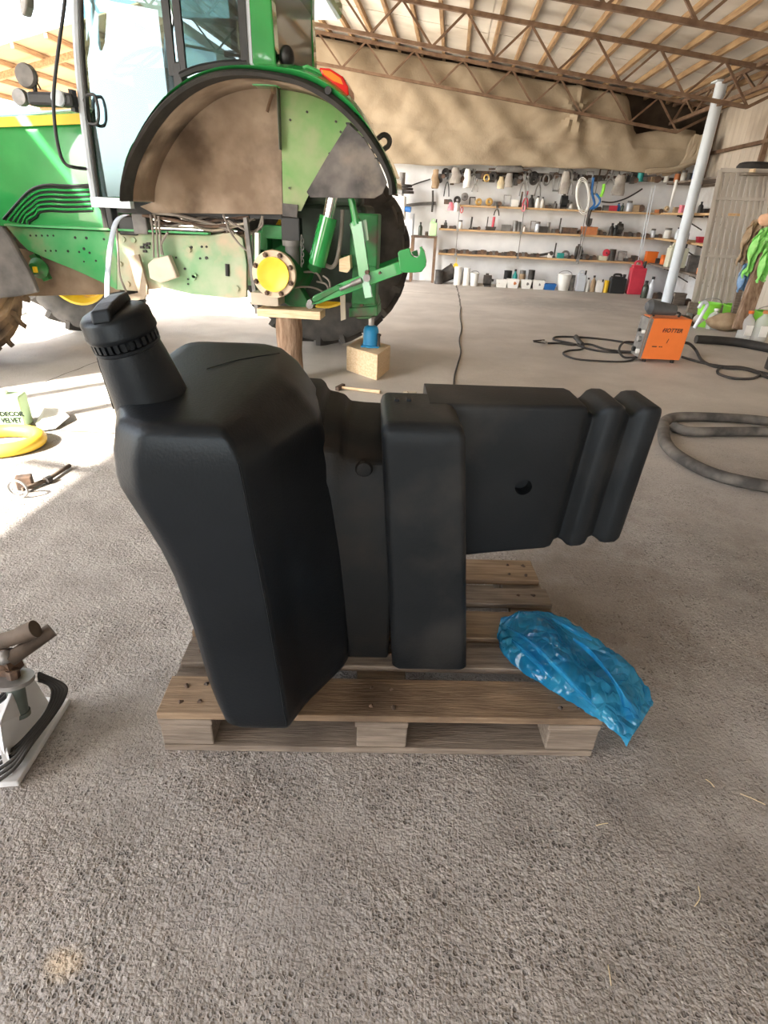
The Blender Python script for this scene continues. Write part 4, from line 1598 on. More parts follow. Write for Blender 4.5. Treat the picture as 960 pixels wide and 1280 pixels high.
body = q.build('tank_body', 'tank_clean')
# mould seam lines along the edges of the moulding
q = PMB(tk)
q.tube([Vector((interp(SFR, z) - .004, DF - .0005, z)) for z in zs], .0022, 5)
q.build('mould_seam', 'tank_clean', body)
# swage groove across the top
q = PMB(tk)
q.tube(smoothpts([Vector((.16, .26, zt3(0, .26) + .004)), Vector((.22, .33, zt3(0, .33) + .004)), Vector((.31, .40, zt3(0, .4) + .001))], 5), .0012, 6)
q.build('top_swage', 'tank_clean', body)
# filler neck and cap
nb, ntp = Vector((.078, .135, .925)), Vector((.043, .103, 1.105))
ax = (ntp - nb).normalized()
MN = Matrix.Translation(nb) @ ax.to_track_quat('Z', 'Y').to_matrix().to_4x4()
LN = (ntp - nb).length
q = PMB(tk)
q.lathe([(.090, -.01), (.087, .004), (.083, .018), (.0785, .04), (.074, .08), (.068, LN * .7), (.0635, LN - .03), (.066, LN - .028), (.066, LN - .022), (.0585, LN - .02), (.0585, LN), (0, LN)], 40, MN)
neck = q.build('filler_neck', 'tank_clean')
q = PMB(tk)
q.tube([MN @ Vector((-.030 * k_, -1, 0)).normalized() * 1 if False else MN @ Vector((-.35 * r_, -.937 * r_, z)) for (r_, z, k_) in ((.0800, .04, 0), (.0745, .08, 0), (.0685, LN * .7, 0), (.0640, LN - .03, 0))], .0014, 5)
q.build('neck_seam', 'tank_clean', neck)
for k in range(30):
    t = 2 * pi * k / 30
    q = PMB(tk)
    q.box((0, 0, 0), (.007, .008, .017), M=MN @ Matrix.Rotation(t, 4, 'Z') @ Matrix.Translation((.063, 0, LN - .011)))
    q.build('neck_tooth', 'tank_clean', neck)
q = PMB(tk)
q.lathe([(0, LN + .046), (.052, LN + .046), (.060, LN + .043), (.0655, LN + .038), (.068, LN + .034), (.069, LN + .012), (.0705, LN + .008), (.0705, LN + .001), (.066, LN - .004), (0, LN - .004)], 44, MN)
cap = q.build('filler_cap', 'tank_clean')
q = PMB(tk)
MG = MN @ Matrix.Rotation(radians(-42), 4, 'Z')
q.plate([MG @ Vector(v) for v in ((-.064, -.020, LN + .040), (.064, -.020, LN + .040), (.055, -.018, LN + .062), (.02, -.017, LN + .066), (-.02, -.017, LN + .066), (-.055, -.018, LN + .062))], (MG.to_3x3() @ Vector((0, .038, 0))))
q.build('cap_grip', 'tank_clean', cap, bevel=.005, seg=3)
# middle section with stepped top behind the main body
q = PMB(tk)
prof = [(.36, .905, .44), (.402, .903, .44), (.414, .895, .44), (.422, .872, .44), (.45, .866, .42), (.472, .860, .42), (.484, .842, .40), (.53, .838, .37), (.62, .835, .36)]
rr = []
for (s_, z, d) in prof:
    rr.append([Vector((s_, .22, .15)), Vector((s_, .20, .3)), Vector((s_, .20, z - .12)), Vector((s_, .225, z - .05)), Vector((s_, .30, z - .01)), Vector((s_, d - .04, z)), Vector((s_, .56, z)), Vector((s_, .58, z - .02)), Vector((s_, .58, .15))])
q.loft(rr)
q.build('middle_section', 'tank_brown', bevel=.008)
q = PMB(tk)
q.lathe([(0, 0), (.02, 0), (.022, .004), (.018, .012), (.01, .013), (0, .013)], 14, Matrix.Translation((.535, .20, .78)) @ Matrix.Rotation(radians(90), 4, 'X'))
q.build('moulded_mark', 'tank_brown')
# upright block in front
def blockring(z, inset=0.0):
    t = (z - .146) / .754
    l, r_ = .632 + (.572 - .632) * t + inset, .853 + (.772 - .853) * t - inset
    return [Vector((p.x, p.y, z)) for p in roundpoly(((l, .172 + inset + .012), (l + .012, .172 + inset), (r_ - .012, .172 + inset), (r_, .172 + inset + .012), (r_, .46 - inset), (l, .46 - inset)), .012)]
q = PMB(tk)
q.loft([blockring(.147, .012), blockring(.151, .005), blockring(.16)] + [blockring(z) for z in (.3, .45, .6, .75, .85, .875)] + [blockring(.892, .006), blockring(.901, .016), blockring(.904, .03)])
blk_ = q.build('front_block', 'tank_dusty')
for (px, py) in ((496, 500), (511, 500)):
    a = ppz(px, py, .905)
    q = PMB(tk)
    q.box((a.x, a.y, .906), (.012, .02, .008))
    q.build('moulded_lug', 'tank_dusty', blk_, bevel=.002)
# end block with two ribs, stretched out to the right
def endring(s_, ins=0.0, dz=0.0, dd=0.0, rb=.016):
    t = (s_ - .72) / .6
    zt_, zb_ = .905 - ins - dz, .428 + .055 * max(0, t) + ins + dz * .5
    d0, d1 = .335 + .035 * max(0, t) + ins + dd, .545 - ins
    sh = -.030
    P_ = roundpoly(((d0, zb_), (d0, zt_ - .0), (d1, zt_), (d1, zb_)), rb)
    return [Vector((s_ + sh * (.9 - p.y) / .47 * (1 if s_ > .9 else .3), p.x, p.y)) for p in P_]
q = PMB(tk)
st = [(.70, .0, 0, 0), (.80, 0, 0, 0), (.95, 0, 0, 0), (1.06, 0, 0, 0), (1.105, 0, 0, 0), (1.122, .0, .006, .004), (1.134, 0, .026, .02), (1.150, 0, .032, .026), (1.162, 0, .022, .02), (1.174, 0, .004, .004), (1.186, 0, -.002, -.002), (1.212, 0, -.002, -.002), (1.226, 0, .004, .004), (1.238, 0, .022, .02), (1.252, 0, .030, .024), (1.264, 0, .020, .016), (1.276, 0, .004, .004), (1.29, 0, 0, 0), (1.316, 0, 0, 0), (1.328, .006, 0, 0), (1.336, .018, 0, 0)]
q.loft([endring(a, b_, c, d) for a, b_, c, d in st])
end = q.build('end_block', 'tank_dusty')
# moulded blind hole in the face of the end block, cut for real
hp = ppl(655, 610, .345)
cut = MB().cyl((hp.x, .28, hp.z), (hp.x, .395, hp.z), .0245, 24).mesh('cut')
co = bpy.data.objects.new('cut', cut)
COL.objects.link(co)
bo = end.modifiers.new('hole', 'BOOLEAN')
bo.object = co
bo.solver = 'EXACT'
_par = end.parent
end.parent = None
bpy.context.view_layer.update()
_me = bpy.data.meshes.new_from_object(end.evaluated_get(bpy.context.evaluated_depsgraph_get()))
end.modifiers.remove(bo)
end.data = _me
try:
    _me.set_sharp_from_angle(angle=radians(40))
except Exception:
    pass
end.parent = _par
bpy.data.objects.remove(co)
q = PMB(tk)
q.box((.75, .44, .66), (.12, .2, .44))
q.build('joining_web', 'tank_dusty', bevel=.02)
# scrap valve lying on the pallet behind the tank seen over the block
vb = fl(513, 494, .0)
# ================================================================== blue bag
def bag_mat():
    m = bpy.data.materials.new('blue_film')
    m.use_nodes = True
    n = m.node_tree.nodes
    L = m.node_tree.links
    p = n['Principled BSDF']
    p.inputs['Roughness'].default_value = .10
    p.inputs['Specular IOR Level'].default_value = .9
    tc = n.new('ShaderNodeTexCoord')
    t = n.new('ShaderNodeTexNoise')
    t.inputs['Scale'].default_value = 9
    t.inputs['Detail'].default_value = 5
    L.new(tc.outputs['Object'], t.inputs['Vector'])
    cr = n.new('ShaderNodeValToRGB')
    cr.color_ramp.elements[0].color = (.02, .34, .66, 1)
    cr.color_ramp.elements[1].color = (.07, .55, .86, 1)
    cr.color_ramp.elements[0].position = .35
    cr.color_ramp.elements[1].position = .65
    L.new(t.outputs[0], cr.inputs[0])
    L.new(cr.outputs[0], p.inputs['Base Color'])
    dn_ = n.new('ShaderNodeTexNoise')
    dn_.inputs['Scale'].default_value = 7
    L.new(tc.outputs['Object'], dn_.inputs['Vector'])
    mx_ = n.new('ShaderNodeMix')
    mx_.data_type = 'VECTOR'
    mx_.inputs[0].default_value = .12
    L.new(tc.outputs['Object'], mx_.inputs[4])
    L.new(dn_.outputs[1], mx_.inputs[5])
    w_ = n.new('ShaderNodeTexVoronoi')
    w_.feature = 'DISTANCE_TO_EDGE'
    w_.inputs['Scale'].default_value = 26
    L.new(mx_.outputs[1], w_.inputs['Vector'])
    b = n.new('ShaderNodeBump')
    b.inputs['Strength'].default_value = .85
    b.inputs['Distance'].default_value = .03
    L.new(w_.outputs[0], b.inputs['Height'])
    L.new(b.outputs[0], p.inputs['Normal'])
    tl = n.new('ShaderNodeBsdfTranslucent')
    tl.inputs['Color'].default_value = (.03, .45, .80, 1)
    tr_ = n.new('ShaderNodeBsdfTransparent')
    tr_.inputs['Color'].default_value = (.32, .74, .95, 1)
    m1 = n.new('ShaderNodeMixShader')
    m1.inputs[0].default_value = .35
    m2 = n.new('ShaderNodeMixShader')
    m2.inputs[0].default_value = .48
    L.new(p.outputs[0], m1.inputs[1])
    L.new(tl.outputs[0], m1.inputs[2])
    L.new(m1.outputs[0], m2.inputs[1])
    L.new(tr_.outputs[0], m2.inputs[2])
    L.new(m2.outputs[0], n['Material Output'].inputs['Surface'])
    MATS['blue_film'] = m
bag_mat()
def bag():
    zt = .146
    ctrl = [  # (left/upper px edge, right/lower px edge, half height of the fold)
        ((627, 768), (622, 792), .022), ((655, 764), (628, 812), .060), ((690, 769), (650, 834), .085), ((725, 786), (688, 858), .085), ((755, 804), (722, 880), .070), ((785, 822), (752, 898), .055), ((806, 842), (776, 911), .040), ((822, 864), (789, 917), .022)]
    NA, NC = 56, 40
    A = [fl(*c[0], zt + .03) for c in ctrl]
    B = [fl(*c[1], zt + .012) for c in ctrl]
    As, Bs = smoothpts(A, 8), smoothpts(B, 8)
    Hs = smoothpts([(c[2], 0, 0) for c in ctrl], 8)
    n = len(As)
    vs, fs = [], []
    for i in range(n):
        u = i / (n - 1)
        a, b_ = As[i], Bs[i]
        h = Hs[i].x
        drop = -.10 * max(0, (u - .72)) / .28 * .5
        for k in range(NC):
            t = 2 * pi * k / NC
            c_ = cos(t)
            w_ = .5 + .5 * c_
            p = a.lerp(b_, 1 - w_)
            top = sin(t)
            z = zt + .004 + drop * .6
            if top > 0:
                # deep pocket where the bag mouth gapes
                dent = .85 * math.exp(-((u - .62) / .20) ** 2 - ((w_ - .58) / .26) ** 2)
                fold = .012 * sin(9 * w_ + 7 * u + 2 * sin(5 * u)) * h / .08
                z += h * (top ** .7) * (1 - dent) + fold * top
            else:
                z += 0.002
            nz = noise.noise(Vector((p.x * 14, p.y * 14, 1))) * .010 + (.5 - abs(noise.noise(Vector((p.x * 16 + p.y * 9, p.y * 26 - p.x * 10, 4))))) * .022 - .011 + noise.noise(Vector((p.x * 40, p.y * 40, z * 20))) * .004
            z += abs(nz) if top <= 0 else nz
            zz = max(z, (zt + .001 if drop > -.005 else zt + .001 + drop))
            vs.append((p.x + .004 * noise.noise(Vector((u * 20, t, 3))), p.y + .004 * noise.noise(Vector((u * 20, t, 8))), zz))
    for i in range(n - 1):
        for k in range(NC):
            l = (k + 1) % NC
            fs.append((i * NC + k, i * NC + l, (i + 1) * NC + l, (i + 1) * NC + k))
    b = MB()
    b.add(vs, fs, True)
    root = thing('plastic_bag', 'crumpled translucent blue plastic bag on the pallet corner', 'plastic bag', (As[n // 2].lerp(Bs[n // 2], .5)).to_tuple()[:2] + (zt,))
    q = LMB(root)
    q.v, q.f, q.sm = b.v, b.f, b.sm
    q.build('bag_body', 'blue_film')
    # rolled rim of the open mouth: a bright doubled band of film
    q = LMB(root)
    P_ = [fl(x, y, z) for x, y, z in ((716, 800, .235), (742, 815, .235), (757, 835, .225), (772, 858, .205), (790, 880, .18), (800, 900, .15), (792, 912, .14), (784, 900, .15), (776, 875, .18), (764, 850, .20), (746, 828, .22), (728, 810, .23))]
    Q = smoothpts(P_[:6], 6)
    W_ = smoothpts([P_[0], P_[11], P_[10], P_[9], P_[8], P_[7]], 6)
    vs = []
    for a, c in zip(Q, W_):
        m_ = a.lerp(c, .5) + Vector((0, 0, .008))
        vs += [a, m_, c]
    fs = []
    for i in range(len(Q) - 1):
        for j in (0, 1):
            fs.append((3 * i + j, 3 * i + j + 1, 3 * i + 4 + j, 3 * i + 3 + j))
    q.add(vs, fs, True)
    o = q.build('bag_mouth', 'blue_film')
    o.modifiers.new('t', 'SOLIDIFY').thickness = .001
    for pts in (((634, 784, .19), (660, 800, .225), (690, 828, .235), (720, 860, .225), (745, 885, .19)), ((640, 800, .19), (662, 820, .205), (690, 848, .20)), ((690, 773, .215), (720, 790, .225), (740, 800, .22))):
        q = LMB(root)
        q.tube(smoothpts([fl(*p) for p in pts], 7), [.002 + .006 * sin(pi * i / (7 * (len(pts) - 1))) for i in range(7 * (len(pts) - 1) + 1)], 7)
        q.build('bag_crease', 'blue_film')
bag()
# ================================================================== tool stand at the left edge
ts = thing('tool_stand', 'white steel plate stand with rusty pipes and a coiled black cable', 'tool stand', fl(40, 930))
mat('white_steel', (.62, .64, .66), (.72, .74, .76), rough=.5, scale=4, c3=(.42, .42, .42), scale3=5, lo3=.55, hi3=.75)
q = LMB(ts)
q.plate([fl(89, 878), fl(24, 983), fl(-60, 990), fl(-30, 870)], (0, 0, .018))
q.build('base_plate', 'white_steel', bevel=.003)
q = LMB(ts)
q.plate([fl(62, 879, .02), fl(8, 958, .02), fl(0, 905, .17), fl(30, 828, .20), fl(44, 850, .13)], (-.012, .006, 0))
q.build('side_plate', 'white_steel', bevel=.002)
q = LMB(ts)
q.plate([fl(8, 972, .018), fl(16, 968, .018), fl(4, 915, .11), fl(-6, 910, .12)], (-.01, .01, 0))
q.build('gusset', 'white_steel')
a, c = fl(18, 852, .20), fl(25, 893, .10)
q = LMB(ts)
q.cyl(c, a, .022, 18)
q.cyl(c - (a - c) * .02, c + (a - c) * .1, .026, 18)
q.build('roller', mat('roller_green', (.07, .09, .08), (.11, .13, .115), rough=.5, scale=8))
q = LMB(ts)
q.cyl(a, a + (a - c).normalized() * .012, .048, 20)
q.build('roller_disc', 'steel_dull')
q = LMB(ts)
q.cyl(a + (a - c).normalized() * .012, a + (a - c).normalized() * .035, .016, 6)
q.build('roller_nut', 'rust_dark')
q = LMB(ts)
mat('rust_pipe', (.055, .04, .03), (.12, .09, .068), rough=.75, scale=10, bump=.15)
q.cyl(fl(12, 825, .26), fl(65, 787, .30), .020, 16)
q.build('pipe', 'rust_pipe')
q = LMB(ts)
q.cyl(fl(-10, 805, .29), fl(30, 793, .32), .021, 16)
q.cyl(fl(26, 794, .318), fl(44, 786, .335), .024, 16)
q.build('pipe', 'rust_pipe')
q = LMB(ts)
q.box(fl(8, 828, .24), (.05, .05, .06))
q.cyl(fl(4, 838, .23), fl(8, 812, .27), .024, 12)
q.build('pipe_clamp', 'rust_dark')
q = LMB(ts)
q.ball(fl(5, 822, .27), .02, 10, 8)
q.build('clamp_bolt', 'steel_dull')
for k in range(5):
    off = k * 7.0
    pts = [(-8, 952 + off, .03), (18, 935 + off * .9, .05), (38, 915 + off * .6, .07), (58 + off * .4, 890, .09), (66 + off * .55, 868, .11), (62 + off * .6, 856, .13), (48, 850 - off * .3, .15)]
    q = LMB(ts)
    q.tube(smoothpts([fl(*p) for p in pts], 6), .0052, 8)
    q.build('cable_turn', 'black_rubber')
for k in range(2):
    q = LMB(ts)
    q.tube(smoothpts([fl(x, y + k * 5, .14) for x, y in ((-10, 878), (2, 870), (10, 862))], 5), .006, 8)
    q.build('cable_turn', 'black_rubber')
# ================================================================== things in the sun patch on the left
P = fl(12, 531)
gc = thing('paint_canister', 'pale green canister with dark lettering at the left edge', 'canister', (fl(2, 536).x + .055, fl(2, 536).y + .08, 0))
g0 = gc.location
q = LMB(gc)
mat('canister_green', (.45, .66, .36), (.52, .72, .42), rough=.5, scale=3)
q.box(g0 + Vector((0, 0, .105)), (.15, .13, .21))
can_ = q.build('canister_body', 'canister_green', bevel=.012, seg=3)
q = LMB(gc)
q.cyl(g0 + Vector((-.03, 0, .21)), g0 + Vector((-.03, 0, .235)), .022, 14)
q.build('canister_cap', 'white_plastic')
_M = Matrix.Rotation(radians(90), 4, 'X')
text_part('DECOR', .042, Matrix.Translation((.012, -.0665, .098)) @ _M, 'dark_ink_green', 'lettering', can_, bold=.0018)
text_part('VELVET', .046, Matrix.Translation((.0, -.0665, .055)) @ _M, 'dark_ink_green', 'lettering', can_, sx=.78, bold=.0018)
gc.rotation_euler.z = radians(14)
rc = fl(4, 553, .03)
b = MB()
mat('yellow_hose', (.80, .50, .03), (.86, .60, .08), rough=.45, scale=3)
def ringpts(c, rx, ry, rot, n=48, z=0):
    return [Vector((c.x + rx * cos(2 * pi * k / n) * cos(rot) - ry * sin(2 * pi * k / n) * sin(rot), c.y + rx * cos(2 * pi * k / n) * sin(rot) + ry * sin(2 * pi * k / n) * cos(rot), z)) for k in range(n)]
b.tube(ringpts(rc + Vector((-.02, .0, 0)), .215, .175, .2, 48, .040), .040, 14, closed=True)
tag(b.build('rubber_ring', 'yellow_hose'), 'thick yellow rubber ring lying in the sun patch', 'ring')
ct = thing('clamp_tool', 'dark steel bar clamp lying at the edge of the sun patch', 'clamp', fl(45, 605))
q = LMB(ct)
q.tube([fl(28, 612, .02), fl(58, 600, .02), fl(87, 582, .015)], .011, 10)
q.build('clamp_bar', 'rust_pipe')
q = LMB(ct)
a = fl(33, 610, .0)
q.box((a.x, a.y, .035), (.075, .05, .07), rz=.5)
q.build('clamp_head', 'rust_dark', bevel=.006)
q = LMB(ct)
q.cyl(fl(57, 601, .02), fl(63, 598, .02), .019, 12)
q.build('clamp_collar', 'dark_iron')
q = LMB(ct)
a = fl(22, 611, .05)
q.tube([a + Vector((.05 * cos(t * pi / 9), 0, .045 * sin(t * pi / 9))) for t in range(18)], .006, 7, closed=True)
q.build('clamp_ring', 'steel_dull')
b = MB()
a0 = [fl(*p) for p in ((45, 532), (58, 521), (78, 522), (88, 527), (70, 538), (52, 541))]
vs = [Vector((p.x, p.y, .012 + .05 * (i in (1, 2)) + .02 * (i == 3))) for i, p in enumerate(a0)]
b.plate(vs, (0, 0, .004))
tag(b.build('paper_scrap', 'paper'), 'crumpled pale paper scrap beside the yellow ring', 'paper')
b = MB()
b.tube(smoothpts([fl(x, y, .006) for x, y in ((75, 538), (100, 539), (125, 540), (142, 541))], 5), .005, 6)
tag(b.build('thin_stick', 'wood_grey'), 'thin straight stick on the sunlit floor left of the tank', 'stick')
# ================================================================== hammer behind the tank
hm = thing('hammer', 'hammer with a pale wooden handle lying on the floor', 'hammer', fl(448, 487))
q = LMB(hm)
q.tube([fl(425, 484, .02), fl(450, 487, .016), fl(475, 490, .013)], [.011, .013, .016], 10)
q.build('handle', 'wood_fresh')
q = LMB(hm)
a = fl(425, 484, .022)
M = Matrix.Translation(a) @ Matrix.Rotation(radians(-18), 4, 'Z')
q.box((0, .005, 0), (.032, .12, .034), M=M)
q.build('hammer_head', 'rust_dark', bevel=.005)
tag(MB().box(fl(513, 493, .02), (.10, .07, .04)).box(fl(507, 493, .045), (.04, .05, .05)).box(fl(520, 494, .035), (.05, .04, .03)).build('scrap_fitting', 'dust_iron', bevel=.01), 'small pale metal fitting on the floor behind the tank', 'fitting')
tag(MB().box(fl(397, 487, .02), (.09, .06, .04)).build('scrap_lump', 'dust_iron', bevel=.015, seg=3), 'small pale lump on the floor beside the tank top', 'scrap')
# ================================================================== rubber loop on the right
lp = [(1.60, 4.02), (1.53, 3.75), (1.54, 3.50), (1.66, 3.26), (1.92, 3.14), (2.25, 3.12), (2.62, 3.25), (2.86, 3.55), (2.90, 3.95), (2.70, 4.30), (2.45, 4.42), (2.10, 4.42), (1.80, 4.36), (1.66, 4.20)]
C = smoothpts([(x, y, .038) for x, y in lp], 7, True)
b = MB()
n = len(C)
rings_ = []
for i, p in enumerate(C):
    d = (C[(i + 1) % n] - C[i - 1]).normalized()
    s_ = Vector((d.y, -d.x, 0))
    rings_.append([p + s_ * (.042 * cos(t * pi / 6)) + Vector((0, 0, .034 * sin(t * pi / 6))) for t in range(12)])
rings_.append(rings_[0])
b.loft(rings_, cap=False)
tag(b.build('rubber_loop', 'rubber_dusty'), 'big dusty black rubber loop lying on the floor at the right edge', 'rubber loop')
lp = [(1.69, 4.12), (1.78, 4.03), (2.0, 4.07), (2.35, 4.14), (2.65, 4.1)]
b = MB()
C = smoothpts([(x, y, .04) for x, y in lp], 8)
b.tube(C, .034, 12)
tag(b.build('rubber_hose', 'rubber_dusty'), 'short dusty rubber hose lying inside the big rubber loop', 'hose')
# ================================================================== floor cable from the wall to the tank
mat('cable_black', (.02, .02, .02), (.05, .045, .04), rough=.7, scale=9)
b = MB()
b.tube(smoothpts([fl(x, y, .008) for x, y in ((576, 384), (575, 395), (577, 410), (574, 425), (576, 440), (572, 455), (568, 470), (567, 490), (566, 520))], 6), .008, 6)
tag(b.build('floor_cable', 'cable_black'), 'thin black cable wandering across the floor behind the tank', 'cable')
# straw bits on the near floor
mat('straw', (.60, .50, .30), (.70, .60, .40), rough=.8, scale=9)
for (x0, y0, xm, ym, x1, y1, lab) in ((925, 992, 940, 998, 957, 1006, 'yellow straw lying by the right edge of the photo'), (868, 1133, 875, 1122, 873, 1108, 'curved pale straw on the floor below the right edge patch'), (760, 1206, 762, 1218, 764, 1232, 'short pale straw at the bottom right of the floor'), (745, 1032, 752, 1030, 760, 1029, 'tiny pale straw below the blue bag'), (882, 974, 888, 978, 893, 984, 'thin straw sliver on the floor right of the pallet')):
    b = MB()
    b.tube(smoothpts([fl(x0, y0, .002), fl(xm, ym, .004), fl(x1, y1, .002)], 5), .0011, 5)
    tag(b.build('straw', 'straw'), lab, 'straw')
# ================================================================== welder
wd_a, wd_b = fl(801, 449, .03), fl(849, 451, .03)
wA = Vector((wd_a.x, wd_a.y, 0))
wB = Vector((wd_b.x, wd_b.y, 0))
we = (wB - wA).normalized()
wn = Vector((-we.y, we.x, 0))
WL = (wB - wA).length
WH = at(840, 399, wA.y).z
wl_ = thing('welding_machine', 'orange box welding machine with coiled cables on the floor', 'welder', wA)
wl_.rotation_euler.z = atan2(we.y, we.x)
q = PMB(wl_)
# the side panel leans forward at the top like the photo's slanted case
LE = .07
q.plate([(0, 0, .035), (WL, 0, .035), (WL + LE * .3, 0, WH), (LE * .5, 0, WH)], (0, .26, 0))
cs = q.build('case', mat('welder_orange', (.80, .20, .04), (.74, .18, .035), rough=.45, scale=5), bevel=.004)
q = PMB(wl_)
q.plate([(-.015, .005, .04), (0, 0, .04), (LE * .5, 0, WH - .01), (LE * .5 - .03, .005, WH - .01)], (0, .25, 0))
q.build('front_panel', 'grey_iron')
for (z, y, r) in ((.10, .07, .025), (.10, .18, .025), (.22, .12, .03), (.30, .07, .018), (.30, .18, .018)):
    q = PMB(wl_)
    x = LE * .5 * z / WH - .02
    q.cyl((x, y, z), (x - .03, y, z), r, 12)
    q.build('front_knob', ('white_plastic', 'black_plastic', 'red_plastic', 'steel', 'black_plastic')[int(z * 100 + y * 10) % 5])
for x in (.05, WL - .06):
    for y in (.03, .22):
        q = PMB(wl_)
        q.cyl((x, y, 0), (x, y, .04), .02, 10)
        q.build('foot', 'black_rubber')
q = PMB(wl_)
q.tube(smoothpts([(.08, .13, WH), (.09, .13, WH + .045), (WL - .08, .13, WH + .045), (WL - .07, .13, WH)], 4), .012, 8)
q.build('carry_handle', 'black_plastic')
q = PMB(wl_)
q.plate([(-.02, .02, .03), (-.01, .0, .03), (LE * .5 - .02, 0, WH + .02), (LE * .5 - .03, .02, WH + .02)], (0, .012, 0))
q.build('front_bumper', 'rust_steel')
_M = Matrix.Rotation(radians(90), 4, 'X')
text_part('C', .058, Matrix.Translation((WL * .40, -.002, WH * .74)) @ _M, 'red_ink', 'lettering', cs, shear=.3)
text_part('HOTTER', .058, Matrix.Translation((WL * .62, -.002, WH * .74)) @ _M, 'ink', 'lettering', cs, shear=.3, sx=.92, bold=.0012)
text_part('I', .066, Matrix.Translation((WL * .55, -.002, WH * .50)) @ _M, 'ink', 'lettering', cs, shear=.3)
for (u_, w_) in ((.24, .03), (.30, .02), (.40, .014), (.45, .014)):
    q = PMB(wl_)
    q.box((WL * u_, -.001, WH * .37), (w_, .002, .010))
    q.build('printed_mark', 'ink', cs)
# leather glove / dark hood laid on top of the welder
b = MB()
g0 = wA + we * .02 + wn * .10 + Vector((0, 0, WH))
R_ = []
for i in range(9):
    t = i / 8
    c_ = g0 + we * (-.05 + .30 * t) + Vector((0, 0, .10 - .03 * t))
    rr = .085 * (1 - .35 * t) * (.55 if i == 0 else 1)
    R_.append([c_ + wn * (rr * 1.15 * cos(a * pi / 6)) + Vector((0, 0, max(-.095 + .03 * t + .004, rr * .95 * sin(a * pi / 6)))) for a in range(12)])
b.loft(R_)
tag(b.build('welding_hood', mat('hood_dark', (.06, .065, .07), (.10, .105, .11), rough=.6, scale=5)), 'dark grey welding hood lying on top of the orange welder', 'hood')
def cable(name, pts, r, lab, cat='cable', m='cable_black', z=None):
    b = MB()
    P_ = [fl(p[0], p[1], (p[2] if len(p) > 2 else r)) for p in pts]
    b.tube(smoothpts(P_, 7), r, 7)
    return tag(b.build(name, m), lab, cat)
cable('welding_cable', [(796, 428, .12), (780, 428, .14), (774, 437, .08), (779, 446, .02), (790, 447, .02), (799, 446, .03)], .012, 'black lead looped out of the welder front')
cable('earth_cable', [(800, 440, .05), (775, 439), (755, 436), (740, 431), (728, 430), (715, 431), (700, 429), (685, 429)], .012, 'black earth lead running left from the welder to its clamp')
cable('torch_cable', [(798, 432, .05), (775, 427), (745, 423), (715, 421), (696, 421), (692, 424), (703, 427), (718, 430), (735, 436), (760, 440), (798, 441)], .012, 'thin black cable in a long loop left of the welder')
cable('ground_lead', [(797, 444, .03), (790, 450), (775, 452), (745, 451), (722, 449), (708, 445), (704, 441), (712, 438), (725, 437), (730, 434), (725, 430), (717, 422)], .010, 'thin cable curling in front of the welder leads')
cable('power_cable', [(853, 428, .14), (862, 430, .12), (870, 438, .03), (877, 450), (890, 457), (910, 460), (935, 462), (960, 472), (990, 485)], .016, 'thick black supply cable running right from the welder')
cable('power_cable', [(852, 446, .03), (872, 452), (890, 456), (905, 458), (925, 459), (943, 463), (950, 468), (940, 473), (918, 473), (900, 468), (897, 463), (905, 459), (930, 461), (960, 467), (990, 472)], .013, 'second supply cable coiled once at the right edge')
b = MB()
b.tube([fl(720, 421, .02), fl(724, 427, .025), fl(728, 431, .02)], .028, 10)
tag(b.build('welding_torch', 'cable_black'), 'dark torch handle across the welder leads', 'torch')
ec = thing('earth_clamp', 'small dark earth clamp at the end of the welder lead', 'clamp', fl(676, 427))
q = LMB(ec)
q.beam(fl(667, 427, .02), fl(682, 429, .02), .02, .015)
q.beam(fl(667, 426, .05), fl(680, 425, .04), .02, .012)
q.build('jaws', 'dark_iron')
q = LMB(ec)
q.cyl(fl(677, 427, .03), fl(683, 428, .03), .016, 8)
q.build('grip', 'steel')
# ================================================================== black bar and edge piece on the right
b = MB()
b.tube(smoothpts([fl(x, y, .05) for x, y in ((870, 424), (890, 425), (915, 427), (940, 431), (975, 438))], 6), .05, 10)
tag(b.build('rubber_bar', 'black_rubber'), 'long black rubber bar on the floor in front of the jugs', 'bar')
b = MB()
p_ = fl(962, 462)
b.box((p_.x + .03, p_.y, .09), (.14, .1, .18))
b.box((p_.x + .12, p_.y, .06), (.1, .2, .12))
tag(b.build('dark_bracket', 'dark_iron', bevel=.008), 'dark iron bracket cut by the right edge of the photo', 'bracket')
